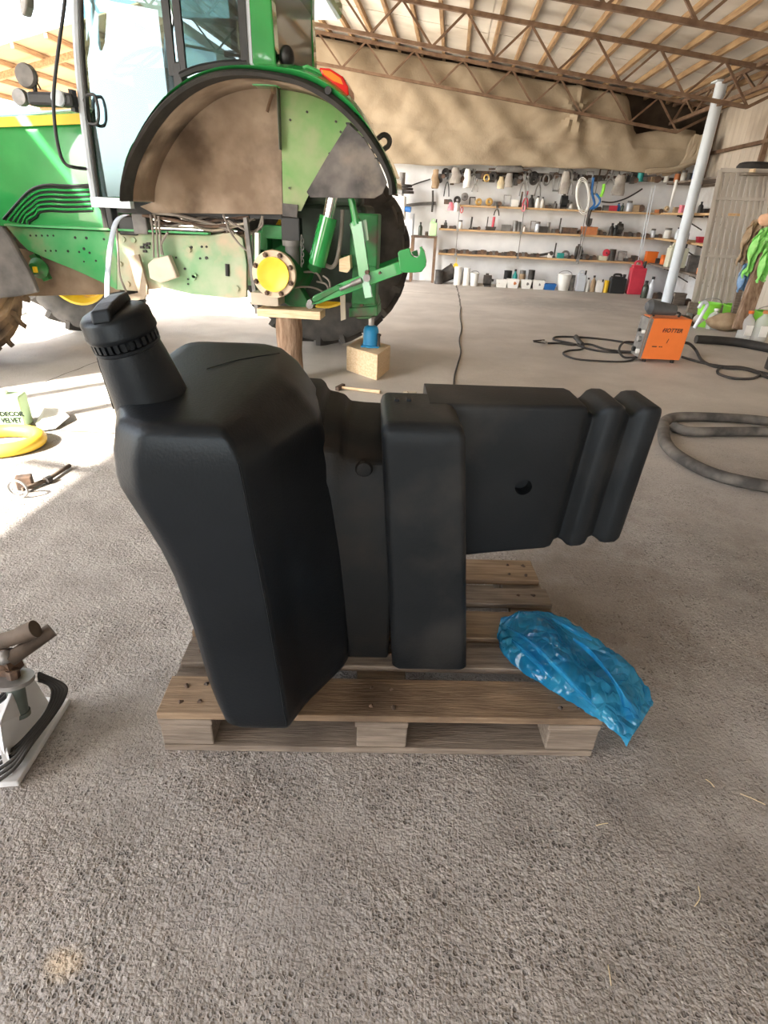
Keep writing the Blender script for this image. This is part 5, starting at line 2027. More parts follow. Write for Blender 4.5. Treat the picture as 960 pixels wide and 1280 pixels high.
# ================================================================== shelves
SHZ = (1.465, 1.03, .575)
YF, YB = 13.0, 13.28
SHELF_NAMES = ('top', 'middle', 'bottom')
shx0 = (at(575, 255, YF).x, at(549, 284, YF).x, at(548, 314, YF).x)
for i, z in enumerate(SHZ):
    sh = thing('wall_shelf', '%s wooden shelf plank along the white back wall' % ('upper', 'middle', 'lower')[i], 'shelf', ((shx0[i] + 4.0) / 2, 13.14, z - .02), 'plank shelves of the workshop')
    q = LMB(sh)
    q.box(((shx0[i] + 3.98) / 2, (YF + YB) / 2, z - .017), (3.98 - shx0[i], YB - YF, .034))
    q.build('plank', 'wood_shelf', bevel=.003)
    for px in (571, 650, 726):
        x = at(px, 300, YF).x
        if x < shx0[i] + .1: continue
        q = LMB(sh)
        q.cyl((x, YF - .012, z - .03), (x, YF - .012, z + (.40 if i else .62)), .008, 6)
        q.box((x, YF - .006, z - .02), (.05, .02, .05))
        q.build('hanger_rod', 'steel_dull')
    sh2 = thing('wall_shelf', '%s wooden shelf plank along the right wall by the corner' % ('upper', 'middle', 'lower')[i], 'shelf', (4.2, 12.0, z - .02), 'plank shelves of the workshop')
    q = LMB(sh2)
    q.box((4.28, 11.55, z - .012), (.58, 3.4, .034))
    q.build('plank', 'wood_shelf' if i < 2 else 'wood_grey', bevel=.003)
    for y in (10.9, 12.2):
        q = LMB(sh2)
        q.beam((4.5, y, z - .04), (4.05, y, z - .04), .03, .03)
        q.beam((4.55, y, z - .26), (4.1, y, z - .05), .02, .02)
        q.build('bracket', 'dark_iron')
# rail with hooks under the canvas
rl = thing('tool_rail', 'long dark rail of hooks under the canvas hem', 'rail', (2.0, 13.2, 2.04))
q = LMB(rl)
q.beam((shx0[1], 13.2, 2.04), (4.3, 13.2, 2.04), .04, .05)
q.build('rail_bar', 'rust_dark')
for k in range(14):
    x = shx0[1] + .2 + k * .3
    q = LMB(rl)
    q.tube([(x, 13.19, 2.02), (x, 13.12, 2.0), (x, 13.10, 2.02)], .006, 5)
    q.build('hook', 'dark_iron')
for y in (0, 1):
    q = LMB(rl)
    x = shx0[1] + 1 + 2.4 * y
    q.beam((x, 13.2, 2.04), (x, 13.3, 2.04), .04, .04)
    q.build('rail_bracket', 'rust_dark')
# ------------------------------------------------------------------ kinds of small things
ORD = ['first', 'second', 'third', 'fourth', 'fifth', 'sixth', 'seventh', 'eighth', 'ninth', 'tenth', 'eleventh', 'twelfth', 'thirteenth', 'fourteenth', 'fifteenth', 'sixteenth', 'seventeenth', 'eighteenth', 'nineteenth', 'twentieth', 'twenty-first', 'twenty-second', 'twenty-third', 'twenty-fourth', 'twenty-fifth', 'twenty-sixth', 'twenty-seventh', 'twenty-eighth', 'twenty-ninth', 'thirtieth', 'thirty-first', 'thirty-second', 'thirty-third', 'thirty-fourth']
def T0(c): return Matrix.Translation(c)
def k_bottle(r, c, w, h, m):
    q = LMB(r)
    q.lathe([(0, 0), (w * .48, 0), (w * .5, .01), (w * .5, h * .6), (w * .42, h * .7), (w * .2, h * .8), (w * .2, h * .9), (0, h * .9)], 12, T0(c))
    q.build('bottle_body', m)
    q = LMB(r)
    q.lathe([(0, h * .88), (w * .24, h * .88), (w * .24, h), (0, h)], 10, T0(c))
    q.build('cap', 'black_plastic')
def k_jar(r, c, w, h, m):
    q = LMB(r)
    q.lathe([(0, 0), (w * .46, 0), (w * .5, h * .06), (w * .5, h * .74), (w * .42, h * .8), (0, h * .8)], 12, T0(c))
    q.build('jar_body', m)
    q = LMB(r)
    q.lathe([(0, h * .8), (w * .46, h * .8), (w * .46, h), (0, h)], 12, T0(c))
    q.build('lid', 'grey_iron')
def k_can(r, c, w, h, m):
    q = LMB(r)
    q.lathe([(0, 0), (w * .5, 0), (w * .5, h * .04), (w * .48, h * .06), (w * .48, h * .94), (w * .5, h * .96), (w * .5, h), (w * .46, h), (w * .46, h * .93), (0, h * .93)], 14, T0(c))
    q.build('can_body', m)
def k_box(r, c, w, h, m):
    q = LMB(r)
    q.box(Vector(c) + Vector((0, 0, h * .45)), (w, w * .7, h * .9))
    q.build('box_body', m, bevel=.004)
    q = LMB(r)
    q.box(Vector(c) + Vector((0, 0, h * .93)), (w * 1.04, w * .74, h * .14))
    q.build('lid', m, bevel=.003)
def k_gear(r, c, w, h, m):
    q = LMB(r)
    M = T0(Vector(c) + Vector((0, 0, h * .5))) @ Matrix.Rotation(radians(90), 4, 'X')
    R_ = min(w, h) / 2
    q.lathe([(R_ * .3, -.03), (R_ * .45, -.035), (R_ * .5, -.015), (R_ * .8, -.015), (R_ * .86, -.035), (R_, -.03), (R_ * .9, 0), (R_, .03), (R_ * .86, .035), (R_ * .8, .015), (R_ * .5, .015), (R_ * .45, .035), (R_ * .3, .03), (R_ * .3, -.03)], 18, M)
    q.build('pulley_wheel', m)
def k_motor(r, c, w, h, m):
    q = LMB(r)
    c = Vector(c)
    q.cyl(c + Vector((-w * .4, 0, h * .5)), c + Vector((w * .3, 0, h * .5)), h * .38, 14)
    q.build('housing', m)
    q = LMB(r)
    q.cyl(c + Vector((w * .3, 0, h * .5)), c + Vector((w * .5, 0, h * .5)), h * .1, 8)
    q.box(c + Vector((0, 0, h * .06)), (w * .6, h * .6, h * .12))
    q.box(c + Vector((-w * .1, 0, h * .92)), (w * .25, h * .3, h * .16))
    q.build('mounting', 'dark_iron')
def k_rod(r, c, w, h, m):
    q = LMB(r)
    c = Vector(c)
    q.cyl(c, c + Vector((w * .15, .02, h)), w * .22, 8)
    q.cyl(c, c + Vector((0, 0, h * .12)), w * .45, 10)
    q.build('rod_body', m)
def k_clamp(r, c, w, h, m):
    q = LMB(r)
    c = Vector(c)
    q.tube([c + Vector((-w * .4, 0, h * .1)), c + Vector((-w * .4, 0, h * .95)), c + Vector((w * .4, 0, h * .95)), c + Vector((w * .4, 0, h * .6))], w * .1, 6)
    q.build('frame', m)
    q = LMB(r)
    q.cyl(c + Vector((w * .4, 0, 0)), c + Vector((w * .4, 0, h * .62)), w * .06, 6)
    q.cyl(c + Vector((-w * .45, 0, h * .04)), c + Vector((w * .45, 0, h * .04)), h * .05, 6)
    q.build('screw', 'steel_dull')
def k_lump(r, c, w, h, m):
    q = LMB(r)
    c = Vector(c)
    random.seed(int(c.x * 977) & 1023)
    q.box(c + Vector((-w * .2, 0, h * .3)), (w * .55, .09, h * .6), rz=random.uniform(-.4, .4))
    q.build('casting', m, bevel=.006)
    q = LMB(r)
    q.cyl(c + Vector((w * .2, -.05, h * .32)), c + Vector((w * .25, .06, h * .32)), min(w * .3, h * .45), 9)
    q.build('bush', 'rust_dark' if m != 'rust_dark' else 'dark_iron')
def k_tray(r, c, w, h, m):
    q = LMB(r)
    q.loft([[Vector(c) + Vector((a * w / 2 * s_, b_ * w * .4 * s_, z)) for a, b_ in ((-1, -1), (1, -1), (1, 1), (-1, 1))] for s_, z in ((.8, 0), (1, h), (.94, h), (.76, .012))], smooth=False)
    q.build('tray_body', m)
    q = LMB(r)
    random.seed(int(c[0] * 555) & 1023)
    for k in range(5):
        q.ball(Vector(c) + Vector((random.uniform(-.3, .3) * w, random.uniform(-.2, .2) * w, h * .6)), h * .35, 7, 5)
    o = q.build('tray_contents', random.choice(['rust_dark', 'dark_iron', 'brick_orange', 'grey_iron']))
    o['kind'] = 'stuff'
def k_bucket(r, c, w, h, m):
    q = LMB(r)
    q.lathe([(0, 0), (w * .38, 0), (w * .40, .01), (w * .49, h * .93), (w * .52, h * .95), (w * .52, h), (w * .47, h), (w * .38, .03), (0, .03)], 18, T0(c))
    q.build('bucket_body', m)
    q = LMB(r)
    c = Vector(c)
    q.tube([c + Vector((w * .5 * cos(t), -w * .2 * sin(t), h * .92 + w * .32 * sin(t))) for t in [pi * k / 10 for k in range(11)]], .006, 5)
    q.build('bail', 'steel_dull')
def k_jerry(r, c, w, h, m):
    q = LMB(r)
    c = Vector(c)
    q.box(c + Vector((0, 0, h * .4)), (w, w * .65, h * .8))
    q.box(c + Vector((-w * .1, 0, h * .82)), (w * .7, w * .5, h * .12))
    q.build('jerrycan_body', m, bevel=.02, seg=3)
    q = LMB(r)
    q.tube(smoothpts([c + Vector((-w * .3, 0, h * .84)), c + Vector((-w * .25, 0, h * .97)), c + Vector((w * .12, 0, h * .97)), c + Vector((w * .15, 0, h * .84))], 4), w * .07, 6)
    q.build('jerrycan_handle', m)
    q = LMB(r)
    q.cyl(c + Vector((w * .34, 0, h * .78)), c + Vector((w * .36, 0, h)), w * .1, 10)
    q.build('cap', 'black_plastic')
def k_ring(r, c, w, h, m):
    q = LMB(r)
    c = Vector(c) + Vector((0, 0, h * .5))
    q.tube([c + Vector((w * .4 * cos(t * pi / 8), .0, h * .4 * sin(t * pi / 8))) for t in range(16)], w * .13, 7, closed=True)
    q.build('ring_body', m)
def k_cloth(r, c, w, h, m):
    q = LMB(r)
    c = Vector(c)
    R_ = []
    for i in range(7):
        t = i / 6
        R_.append([c + Vector((w * .5 * (.62 + .38 * sin(t * 2.2)) * cos(a * pi / 5) * (1 + .6 * noise.noise(Vector((a, t * 3, c.x * 9)))), .05 * sin(a * pi / 5), h * (1 - t) + .02 * noise.noise(Vector((a * 2, t, c.x))))) for a in range(10)])
    q.loft(R_)
    q.build('cloth_body', m)
def k_pliers(r, c, w, h, m):
    q = LMB(r)
    c = Vector(c)
    for s_ in (-1, 1):
        q.tube(smoothpts([c + Vector((s_ * w * .45, 0, 0)), c + Vector((s_ * w * .3, 0, h * .4)), c + Vector((-s_ * w * .05, 0, h * .7)), c + Vector((-s_ * w * .15, 0, h))], 4), w * .1, 6)
    q.build('handles', m)
    q = LMB(r)
    q.cyl(c + Vector((0, -.02, h * .66)), c + Vector((0, .02, h * .66)), w * .16, 8)
    q.build('pivot', 'steel_dull')
def k_silencer(r, c, w, h, m):
    q = LMB(r)
    c = Vector(c)
    q.tube([c + Vector((-w * .5, 0, h * .45)), c + Vector((-w * .42, 0, h * .5)), c + Vector((w * .42, 0, h * .55)), c + Vector((w * .5, 0, h * .5))], [h * .3, h * .48, h * .48, h * .3], 14)
    q.build('drum', m)
    q = LMB(r)
    q.cyl(c + Vector((w * .48, 0, h * .5)), c + Vector((w * .7, 0, h * .4)), h * .14, 8)
    q.cyl(c + Vector((-w * .48, 0, h * .45)), c + Vector((-w * .75, 0, h * .4)), h * .14, 8)
    q.build('pipe', 'rust_dark')
def k_long(r, c, w, h, m):
    q = LMB(r)
    c = Vector(c)
    q.beam(c + Vector((-w * .5, 0, h * .2)), c + Vector((w * .5, 0, h * .7)), .05, h * .35)
    q.build('bar', m)
    q = LMB(r)
    q.cyl(c + Vector((w * .45, -.04, h * .65)), c + Vector((w * .45, .04, h * .65)), h * .3, 10)
    q.build('eye', 'dark_iron')
def k_fan(r, c, w, h, m):
    q = LMB(r)
    c = Vector(c) + Vector((0, 0, h / 2))
    M = T0(c) @ Matrix.Rotation(radians(90), 4, 'X')
    q.lathe([(0, -.02), (w * .15, -.02), (w * .42, -.01), (w * .5, 0), (w * .42, .02), (0, .03)], 18, M)
    q.build('disc', m)
    q = LMB(r)
    q.cyl(c + Vector((0, -.05, 0)), c, w * .1, 8)
    q.build('hub', 'dark_iron')
KIND = dict(bottle=(k_bottle, 'bottle'), jar=(k_jar, 'jar'), can=(k_can, 'can'), box=(k_box, 'box'), pulley=(k_gear, 'pulley'), motor=(k_motor, 'motor'), rod=(k_rod, 'rod'), clamp=(k_clamp, 'clamp'), casting=(k_lump, 'machine part'), tray=(k_tray, 'tray'), bucket=(k_bucket, 'bucket'), jerrycan=(k_jerry, 'jerrycan'), ring=(k_ring, 'ring'), cloth=(k_cloth, 'cloth'), pliers=(k_pliers, 'pliers'), silencer=(k_silencer, 'silencer'), bar=(k_long, 'bar'), disc=(k_fan, 'disc'))
LOOK = {'rust_dark': 'rusty brown', 'dark_iron': 'dark iron', 'grey_iron': 'grey iron', 'white_plastic': 'white', 'red_plastic': 'red', 'orange_plastic': 'orange', 'blue_plastic': 'blue', 'brass': 'brass', 'steel': 'bright steel', 'steel_dull': 'dull steel', 'black_plastic': 'black', 'cream_plastic': 'cream', 'teal_plastic': 'teal', 'lime_plastic': 'lime green', 'card_box': 'brown card', 'brick_orange': 'brick orange', 'pink_cloth': 'pink', 'grey_cloth': 'grey', 'beige_cloth': 'beige', 'blue_cloth': 'blue', 'bottle_glass': 'dark glass', 'silver_paint': 'silver', 'wood_fresh': 'pale wooden', 'brown_sack': 'brown', 'yellow_soft': 'yellow', 'yellow_paint': 'yellow', 'clear_plastic': 'clear plastic', 'black_rubber': 'black rubber', 'wood_grey': 'grey wooden', 'lime_cloth': 'green', 'paper': 'white', 'rust_steel': 'brown steel', 'canister_green': 'pale green'}
def row(items, where, group, place):
    """items: (kind, px, width px, height px, material[, extra depth]) left to right; place(px)->base point"""
    items = sorted(items, key=lambda t: t[1])
    for i, it in enumerate(items):
        kind, px, wpx, hpx, m = it[:5]
        base = place(px, it)
        s_ = mpp(base)
        fn, cat = KIND[kind]
        nm = {'casting': 'machine_part', 'disc': 'grinding_disc', 'bar': 'iron_bar', 'cloth': 'hanging_cloth', 'ring': 'metal_ring', 'rod': 'steel_rod'}.get(kind, kind)
        lab = '%s %s, %s from the left %s' % (LOOK[m], {'casting': 'machine part'}.get(kind, kind), ORD[i], where)
        r = thing(nm, lab, cat, base, group)
        fn(r, base, wpx * s_, hpx * s_, m)
def onshelf(z, y=13.1):
    def f(px, it):
        p = at(px, 300, y)
        return Vector((p.x - .04 * (px - 640) / 640 * 0, y, z))
    return f
def px_shelf(z, y):
    # walk along the shelf so that a thing stands under its own pixel column at that height
    def f(px, it):
        lo_, hi_ = -20.0, 20.0
        for _ in range(40):
            mid = (lo_ + hi_) / 2
            d = Vector((mid, y, z)) - CAM0
            x = 480 + FPX * d.dot(_r) / d.dot(_f)
            if x < px: lo_ = mid
            else: hi_ = mid
        return Vector((lo_, y, z))
    return f
def px_side(z, x):
    def f(px, it):
        lo_, hi_ = 6.0, 14.0          # along y on the right wall: nearer things sit further right
        for _ in range(40):
            mid = (lo_ + hi_) / 2
            d = Vector((x, mid, z)) - CAM0
            q = 480 + FPX * d.dot(_r) / d.dot(_f)
            if q < px: hi_ = mid
            else: lo_ = mid
        if lo_ > 13.02:
            return px_shelf(z, 13.02)(px, it)
        return Vector((x, lo_, z))
    return f
I_, R_D, G_, D_S, W_ = 'dark_iron', 'rust_dark', 'grey_iron', 'steel_dull', 'white_plastic'
# upper shelf, back wall
row([('casting', 560, 10, 9, R_D), ('pulley', 571, 9, 10, I_), ('disc', 580, 9, 18, G_), ('clamp', 590, 8, 9, 'black_plastic'), ('pulley', 598, 8, 8, 'brass'), ('pulley', 611, 10, 9, 'brass'), ('casting', 622, 9, 9, G_), ('clamp', 633, 10, 13, D_S), ('box', 643, 9, 8, W_), ('rod', 650, 5, 17, R_D), ('pliers', 656, 8, 18, 'red_plastic'), ('bottle', 663, 7, 14, I_), ('bottle', 671, 6, 13, W_), ('bottle', 677, 5, 12, W_), ('casting', 685, 8, 6, R_D), ('bottle', 693, 5, 8, G_), ('motor', 704, 11, 17, 'black_plastic'), ('bottle', 713, 5, 8, W_), ('casting', 747, 8, 6, I_), ('box', 757, 8, 6, G_), ('box', 765, 10, 6, 'red_plastic'), ('bottle', 772, 5, 9, 'blue_plastic'), ('bottle', 777, 4, 9, 'bottle_glass'), ('jar', 785, 7, 12, 'silver_paint'), ('casting', 797, 14, 13, 'brown_sack')],
    'on the upper back-wall shelf', 'things on the upper back-wall shelf', px_shelf(SHZ[0], 13.12))
row([('casting', 555, 8, 6, R_D), ('bottle', 556.5, 4, 9, G_), ('casting', 566, 9, 5, R_D), ('jar', 575, 5, 10, W_), ('rod', 588, 5, 14, I_), ('casting', 596, 11, 5, I_), ('rod', 608, 3, 15, I_), ('rod', 615, 7, 15, 'red_plastic'), ('tray', 613, 13, 4, I_), ('box', 632, 11, 7, G_), ('can', 643, 6, 12, D_S), ('can', 648, 5, 11, G_), ('bottle', 655, 4, 7, W_), ('clamp', 665, 7, 13, D_S), ('jar', 671, 6, 12, 'silver_paint'), ('box', 678, 11, 7, I_), ('can', 684, 5, 12, D_S), ('casting', 694, 9, 8, G_), ('rod', 698, 4, 17, I_), ('box', 711, 17, 7, R_D), ('casting', 722, 8, 6, I_), ('box', 735, 18, 9, 'brick_orange'), ('casting', 747, 10, 9, 'brown_sack'), ('casting', 754, 7, 6, R_D), ('bottle', 763, 6, 14, I_), ('bottle', 768, 6, 12, 'black_plastic'), ('motor', 773, 9, 16, I_), ('casting', 784, 10, 8, R_D), ('casting', 795, 10, 7, G_)],
    'on the middle back-wall shelf', 'things on the middle back-wall shelf', px_shelf(SHZ[1], 13.12))
low = [('casting', 553 + k * 7.3, 8, (5 + (k * 7 % 5)), (R_D, I_, 'rust_steel', I_, G_)[k % 5]) for k in range(17)]
low += [('bar', 680, 18, 8, I_), ('box', 687, 6, 5, W_), ('rod', 692, 4, 17, I_), ('box', 700, 8, 6, 'teal_plastic'), ('ring', 706, 10, 9, G_), ('casting', 713, 9, 6, I_), ('motor', 722, 10, 17, I_), ('casting', 731, 9, 10, G_), ('casting', 740, 10, 7, I_), ('box', 752, 10, 5, 'cream_plastic'), ('disc', 756, 9, 17, 'red_plastic'), ('can', 764, 8, 13, I_), ('clamp', 776, 12, 11, D_S), ('casting', 784, 10, 6, I_), ('casting', 793, 10, 12, I_)]
row(low, 'on the lower back-wall shelf', 'things on the lower back-wall shelf', px_shelf(SHZ[2], 13.12))
# things standing on the floor along the back wall
row([('can', 548, 10, 16, I_), ('can', 571, 9, 21, W_), ('can', 582, 8, 20, W_), ('bucket', 592, 11, 15, W_), ('motor', 609, 14, 15, I_), ('tray', 626, 14, 9, W_), ('can', 633, 10, 18, 'black_plastic', .24), ('bottle', 642, 6, 20, 'teal_plastic', .24), ('tray', 640, 15, 10, W_), ('jar', 651, 8, 19, 'brown_sack', .24), ('tray', 656.5, 13, 10, W_), ('can', 662, 8, 20, I_, .24), ('tray', 672, 15, 10, W_), ('tray', 686, 15, 7, 'blue_plastic'), ('bucket', 703, 17, 19, W_), ('jar', 713, 7, 18, G_), ('jerrycan', 724, 11, 24, 'silver_paint'), ('bottle', 733, 5, 16, W_), ('bottle', 739.5, 6, 19, 'brown_sack'), ('jerrycan', 747.5, 9, 15, W_), ('can', 756, 6, 14, 'yellow_paint'), ('jerrycan', 769, 19, 22, 'black_plastic'), ('jerrycan', 791, 18, 38, 'red_plastic')],
    'in the floor row along the back wall', 'containers on the floor along the back wall', lambda px, it: px_shelf(0.0, 12.78 + (it[5] if len(it) > 5 else 0))(px, it))
tb = thing('black_bucket', 'black bucket lying on its side at the left end of the back wall', 'bucket', at(558, 348, 12.98).to_tuple()[:2] + (0,))
q = LMB(tb)
c_ = Vector(tb.location) + Vector((0, 0, .17))
M = Matrix.Translation(c_) @ Matrix.Rotation(radians(62), 4, 'Y') @ Matrix.Rotation(radians(-14), 4, 'X')
q.lathe([(0, -.16), (.12, -.16), (.15, .15), (.165, .16), (.14, .15), (.11, -.14), (0, -.14)], 18, M)
q.build('bucket_body', 'dark_iron')
q = LMB(tb)
q.tube([M @ Vector((.155 * cos(t), .06 * sin(t), .15 + .1 * sin(t))) for t in [pi * k / 8 for k in range(9)]], .006, 5)
q.build('bail', 'steel_dull')
yc = MB()
a = at(570, 329, 12.9)
yc.cyl((a.x, 12.9, a.z - .05), (a.x, 12.97, a.z - .05), .05, 10)
yc.cyl((a.x, 12.93, a.z), (a.x, 12.93, a.z + .1), .006, 5)
tag(yc.build('yellow_tag', 'yellow_paint'), 'yellow cap hanging under the lower shelf on its rod', 'cap')
# hanging tools under the canvas (each hangs from the rail)
def hang(px, it):
    ytop = it[5]
    p = at(px, ytop, 13.06)
    s_ = mpp(p)
    return Vector((p.x, 13.06, p.z - it[3] * s_ * .93))
row([('cloth', 545, 9, 20, 'brown_sack', 214), ('casting', 553, 8, 9, I_, 214), ('pliers', 560, 7, 26, 'black_plastic', 218), ('cloth', 570, 12, 17, 'grey_cloth', 211), ('cloth', 585, 10, 20, 'paper', 213), ('pliers', 595, 8, 15, D_S, 224), ('ring', 609, 8, 9, 'brass', 218), ('pulley', 617, 10, 12, I_, 214), ('cloth', 627, 9, 13, 'beige_cloth', 222), ('cloth', 637, 11, 15, 'grey_cloth', 218), ('casting', 648, 9, 14, I_, 217), ('pliers', 656, 8, 24, D_S, 220), ('pulley', 668, 11, 13, I_, 219), ('pliers', 675, 8, 22, G_, 222), ('ring', 684, 9, 14, G_, 218), ('clamp', 697, 8, 18, D_S, 220), ('cloth', 708, 12, 24, 'grey_cloth', 217), ('pliers', 716, 6, 22, D_S, 220), ('clamp', 744, 9, 20, I_, 222), ('pliers', 765, 12, 12, D_S, 218), ('cloth', 776, 15, 22, 'grey_cloth', 221), ('clamp', 787, 8, 11, G_, 217), ('casting', 794, 10, 12, I_, 217), ('can', 803, 8, 16, 'teal_plastic', 210)],
    'hanging under the canvas hem', 'tools hung along the rail under the canvas', hang)
random.seed(21)
more = []
for k in range(30):
    px = 549 + k * 8.6 + random.uniform(-2, 2)
    kind = random.choice(['casting', 'pliers', 'pulley', 'casting', 'clamp', 'ring', 'casting', 'motor'])
    more.append((kind, px, random.uniform(9, 13), random.uniform(8, 15), random.choice([I_, R_D, G_, D_S, I_]), 211 + random.uniform(-1, 5)))
row(more, 'in the crowded row right under the canvas', 'tools crowded under the canvas', lambda px, it: Vector((at(px, it[5], 13.16).x, 13.16, at(px, it[5], 13.16).z - it[3] * mpp(at(px, it[5], 13.16)))))
row([('cloth', 564, 7, 9, 'pink_cloth', 253), ('cloth', 571, 6, 10, 'paper', 253), ('ring', 577.5, 4, 8, 'red_plastic', 258), ('pliers', 622, 7, 12, I_, 256), ('ring', 655, 5, 9, 'pink_cloth', 255)], 'hung below the upper shelf edge', 'small things hung below the upper shelf', lambda px, it: Vector((at(px, it[5], 12.97).x, 12.97, at(px, it[5], 12.97).z - it[3] * mpp(at(px, it[5], 12.97)))))
b = thing('exhaust_silencer', 'long grey exhaust silencer laid along the rail under the canvas', 'silencer', at(636, 216, 13.0))
k_silencer(b, at(636, 216, 13.0), .52, .12, 'grey_iron')
# coil of white hose, blue straps, green handle, chain
cl = thing('hose_coil', 'white hose coil hanging in front of the upper shelf', 'hose coil', at(728, 268, 12.95))
for k in range(5):
    q = LMB(cl)
    w_, h_ = (9 - k * .75), (23 - k * 1.1 - 1.2 * (k % 2))
    q.tube(smoothpts([at(729 + w_ * cos(t) + .06 * (22 - h_) - 3.0 * sin(t) * -.3, 245 + h_ * sin(t), 12.94 - .012 * (k % 3)) for t in [2 * pi * j / 14 for j in range(14)]], 3, True), .009, 6, closed=True)
    q.build('hose_turn', 'paper')
q = LMB(cl)
q.tube([at(729, 222, 12.95), at(729, 219, 13.15)], .012, 6)
q.build('hose_tie', 'dark_iron')
def strap(name, pts, r, m, lab, cat, y=12.95):
    b = MB()
    b.tube(smoothpts([at(px, py, y) for px, py in pts], 5), r, 6)
    return tag(b.build(name, m), lab, cat)
strap('ratchet_strap', [(742, 222), (740, 240), (743, 255), (737, 262), (746, 258), (750, 250), (745, 242)], .022, 'blue_plastic', 'blue strap bundle hanging right of the white hose coil', 'strap')
strap('screwdriver', [(755, 230), (754, 238), (751, 246)], .028, 'lime_plastic', 'green tool grip hanging beside the blue strap', 'tool', 12.92)
strap('black_hose', [(752, 252), (765, 253), (780, 249), (792, 243), (803, 236)], .014, 'black_rubber', 'black hose arching across the right end of the tools', 'hose', 12.93)
strap('chain_hoist', [(738, 262), (736, 270), (734, 279), (737, 281), (739, 273)], .03, 'dark_iron', 'dark chain hoist block hanging under the blue strap', 'hoist', 12.93)
strap('hoist_rod', [(733.5, 282), (727, 310), (722.5, 330)], .010, 'steel_dull', 'steel rod hanging from the chain hoist past two shelves', 'rod', 12.93)
for k, (p0, p1) in enumerate((((815, 235), (797, 330)), ((819, 232), (803, 312)))):
    strap('loose_rod', [p0, ((p0[0] + p1[0]) / 2, (p0[1] + p1[1]) / 2), p1], .011, 'silver_paint', ('long pale rod leaning in front of the corner shelves', 'shorter pale rod beside the long one at the corner shelves')[k], 'rod', 12.97)
# ------------------------------------------------------------------ corner and right-wall shelves
row([('jar', 832, 6, 10, W_), ('jar', 845, 7, 12, 'brick_orange'), ('jar', 853, 7, 13, W_), ('can', 861, 8, 9, I_), ('can', 870, 12, 11, 'blue_plastic'), ('casting', 818, 14, 9, 'brown_sack'), ('casting', 808, 9, 9, I_)], 'on the high board in the right corner', 'things on the high board in the corner', px_side(1.98, 4.2))
hb_ = MB().box((4.26, 11.4, 1.96), (.5, 3.4, .03))
hb_.box((4.5, 12.9, 1.90), (.04, .04, .1)).box((4.5, 10.2, 1.90), (.04, .04, .1))
hb_.box((4.57, 11.5, 1.90), (.05, 3.2, .08))
tag(hb_.build('high_board', 'wood_grey'), 'grey high board along the right wall above the corner shelves', 'shelf')
row([('casting', 823, 10, 6, 'brick_orange'), ('disc', 832, 7, 9, 'wood_fresh'), ('box', 846, 10, 7, 'brown_sack'), ('box', 856, 14, 9, 'pink_cloth'), ('bottle', 874, 6, 13, I_), ('casting', 883, 10, 9, I_)], 'on the upper right-wall shelf', 'things on the upper right-wall shelf', px_side(SHZ[0], 4.15))
row([('casting', 806, 10, 6, G_), ('jar', 815, 6, 10, 'silver_paint'), ('casting', 822, 9, 6, I_), ('jar', 833, 9, 12, W_), ('bottle', 845, 5, 14, 'silver_paint'), ('bottle', 851, 5, 17, R_D), ('bottle', 857, 5, 13, I_), ('tray', 876, 12, 7, 'red_plastic')], 'on the middle right-wall shelf', 'things on the middle right-wall shelf', px_side(SHZ[1], 4.15))
row([('box', 812, 13, 13, 'orange_plastic'), ('casting', 822, 8, 10, I_), ('can', 828, 8, 11, 'orange_plastic'), ('jerrycan', 842, 22, 28, 'cream_plastic'), ('box', 864, 13, 19, G_), ('box', 876, 10, 7, 'brick_orange')], 'on the lower right-wall shelf', 'things on the lower right-wall shelf', px_side(SHZ[2], 4.15))
b = MB()
m0 = px_side(1.95, 4.0)(845, None)
b.tube([m0 + Vector((0, 0, .05)), m0 + Vector((0, -.01, -.12)), m0 + Vector((0, .03, -.38))], [.03, .03, .015], 8)
tag(b.build('mop_brush', 'paper'), 'white brush hanging down from the high board', 'brush')
ty_ = thing('spare_tyre', 'small black tyre lying on the high board at the right', 'tyre', (4.28, 10.15, 1.975))
q = LMB(ty_)
q.tube(ringpts(Vector((4.28, 10.15, 0)), .17, .17, 0, 28, 2.055), .075, 10, closed=True)
q.build('tyre_body', 'black_rubber')
b = MB()
b.beam((4.12, 10.55, 2.0), (4.12, 9.75, 2.0), .03, .05)
tag(b.build('board_edge', 'wood_fresh'), 'pale batten lying along the edge of the high board', 'batten')
row([('bottle', 804, 8, 20, 'bottle_glass'), ('bottle', 811, 8, 25, 'silver_paint'), ('casting', 820, 16, 10, R_D), ('casting', 815, 12, 8, I_)], 'on the floor left of the blue column', 'junk on the floor left of the column', px_shelf(0.0, 12.2))
# ------------------------------------------------------------------ bench corner left of the shelves
bn = thing('small_bench', 'narrow dark steel bench frame at the left end of the shelves', 'bench', at(530, 345, 12.9).to_tuple()[:2] + (0,))
x0, x1 = at(514, 300, 12.9).x, at(546, 300, 12.9).x
zb_ = at(530, 296, 12.9).z
q = LMB(bn)
q.box(((x0 + x1) / 2, 13.0, zb_), (x1 - x0, .4, .035))
q.build('bench_top', 'rust_dark')
for x in (x0 + .03, x1 - .03):
    for y in (12.84, 13.16):
        q = LMB(bn)
        q.box((x, y, zb_ / 2), (.05, .05, zb_ - .02))
        q.build('leg', 'rust_steel')
row([('can', 514.5, 5, 24, 'silver_paint'), ('bottle', 525, 5, 15, 'bottle_glass'), ('jerrycan', 541, 9, 19, 'canister_green'), ('jar', 533, 4, 5, R_D)], 'on the small dark bench', 'things on the small bench', px_shelf(zb_ + .018, 12.95))
dp = thing('pillar_drill', 'grey pillar drill standing behind the tractor wheel', 'drill', at(497, 345, 12.95).to_tuple()[:2] + (0,))
dc = Vector(dp.location)
q = LMB(dp)
q.cyl(dc, dc + Vector((0, 0, 1.62)), .05, 12)
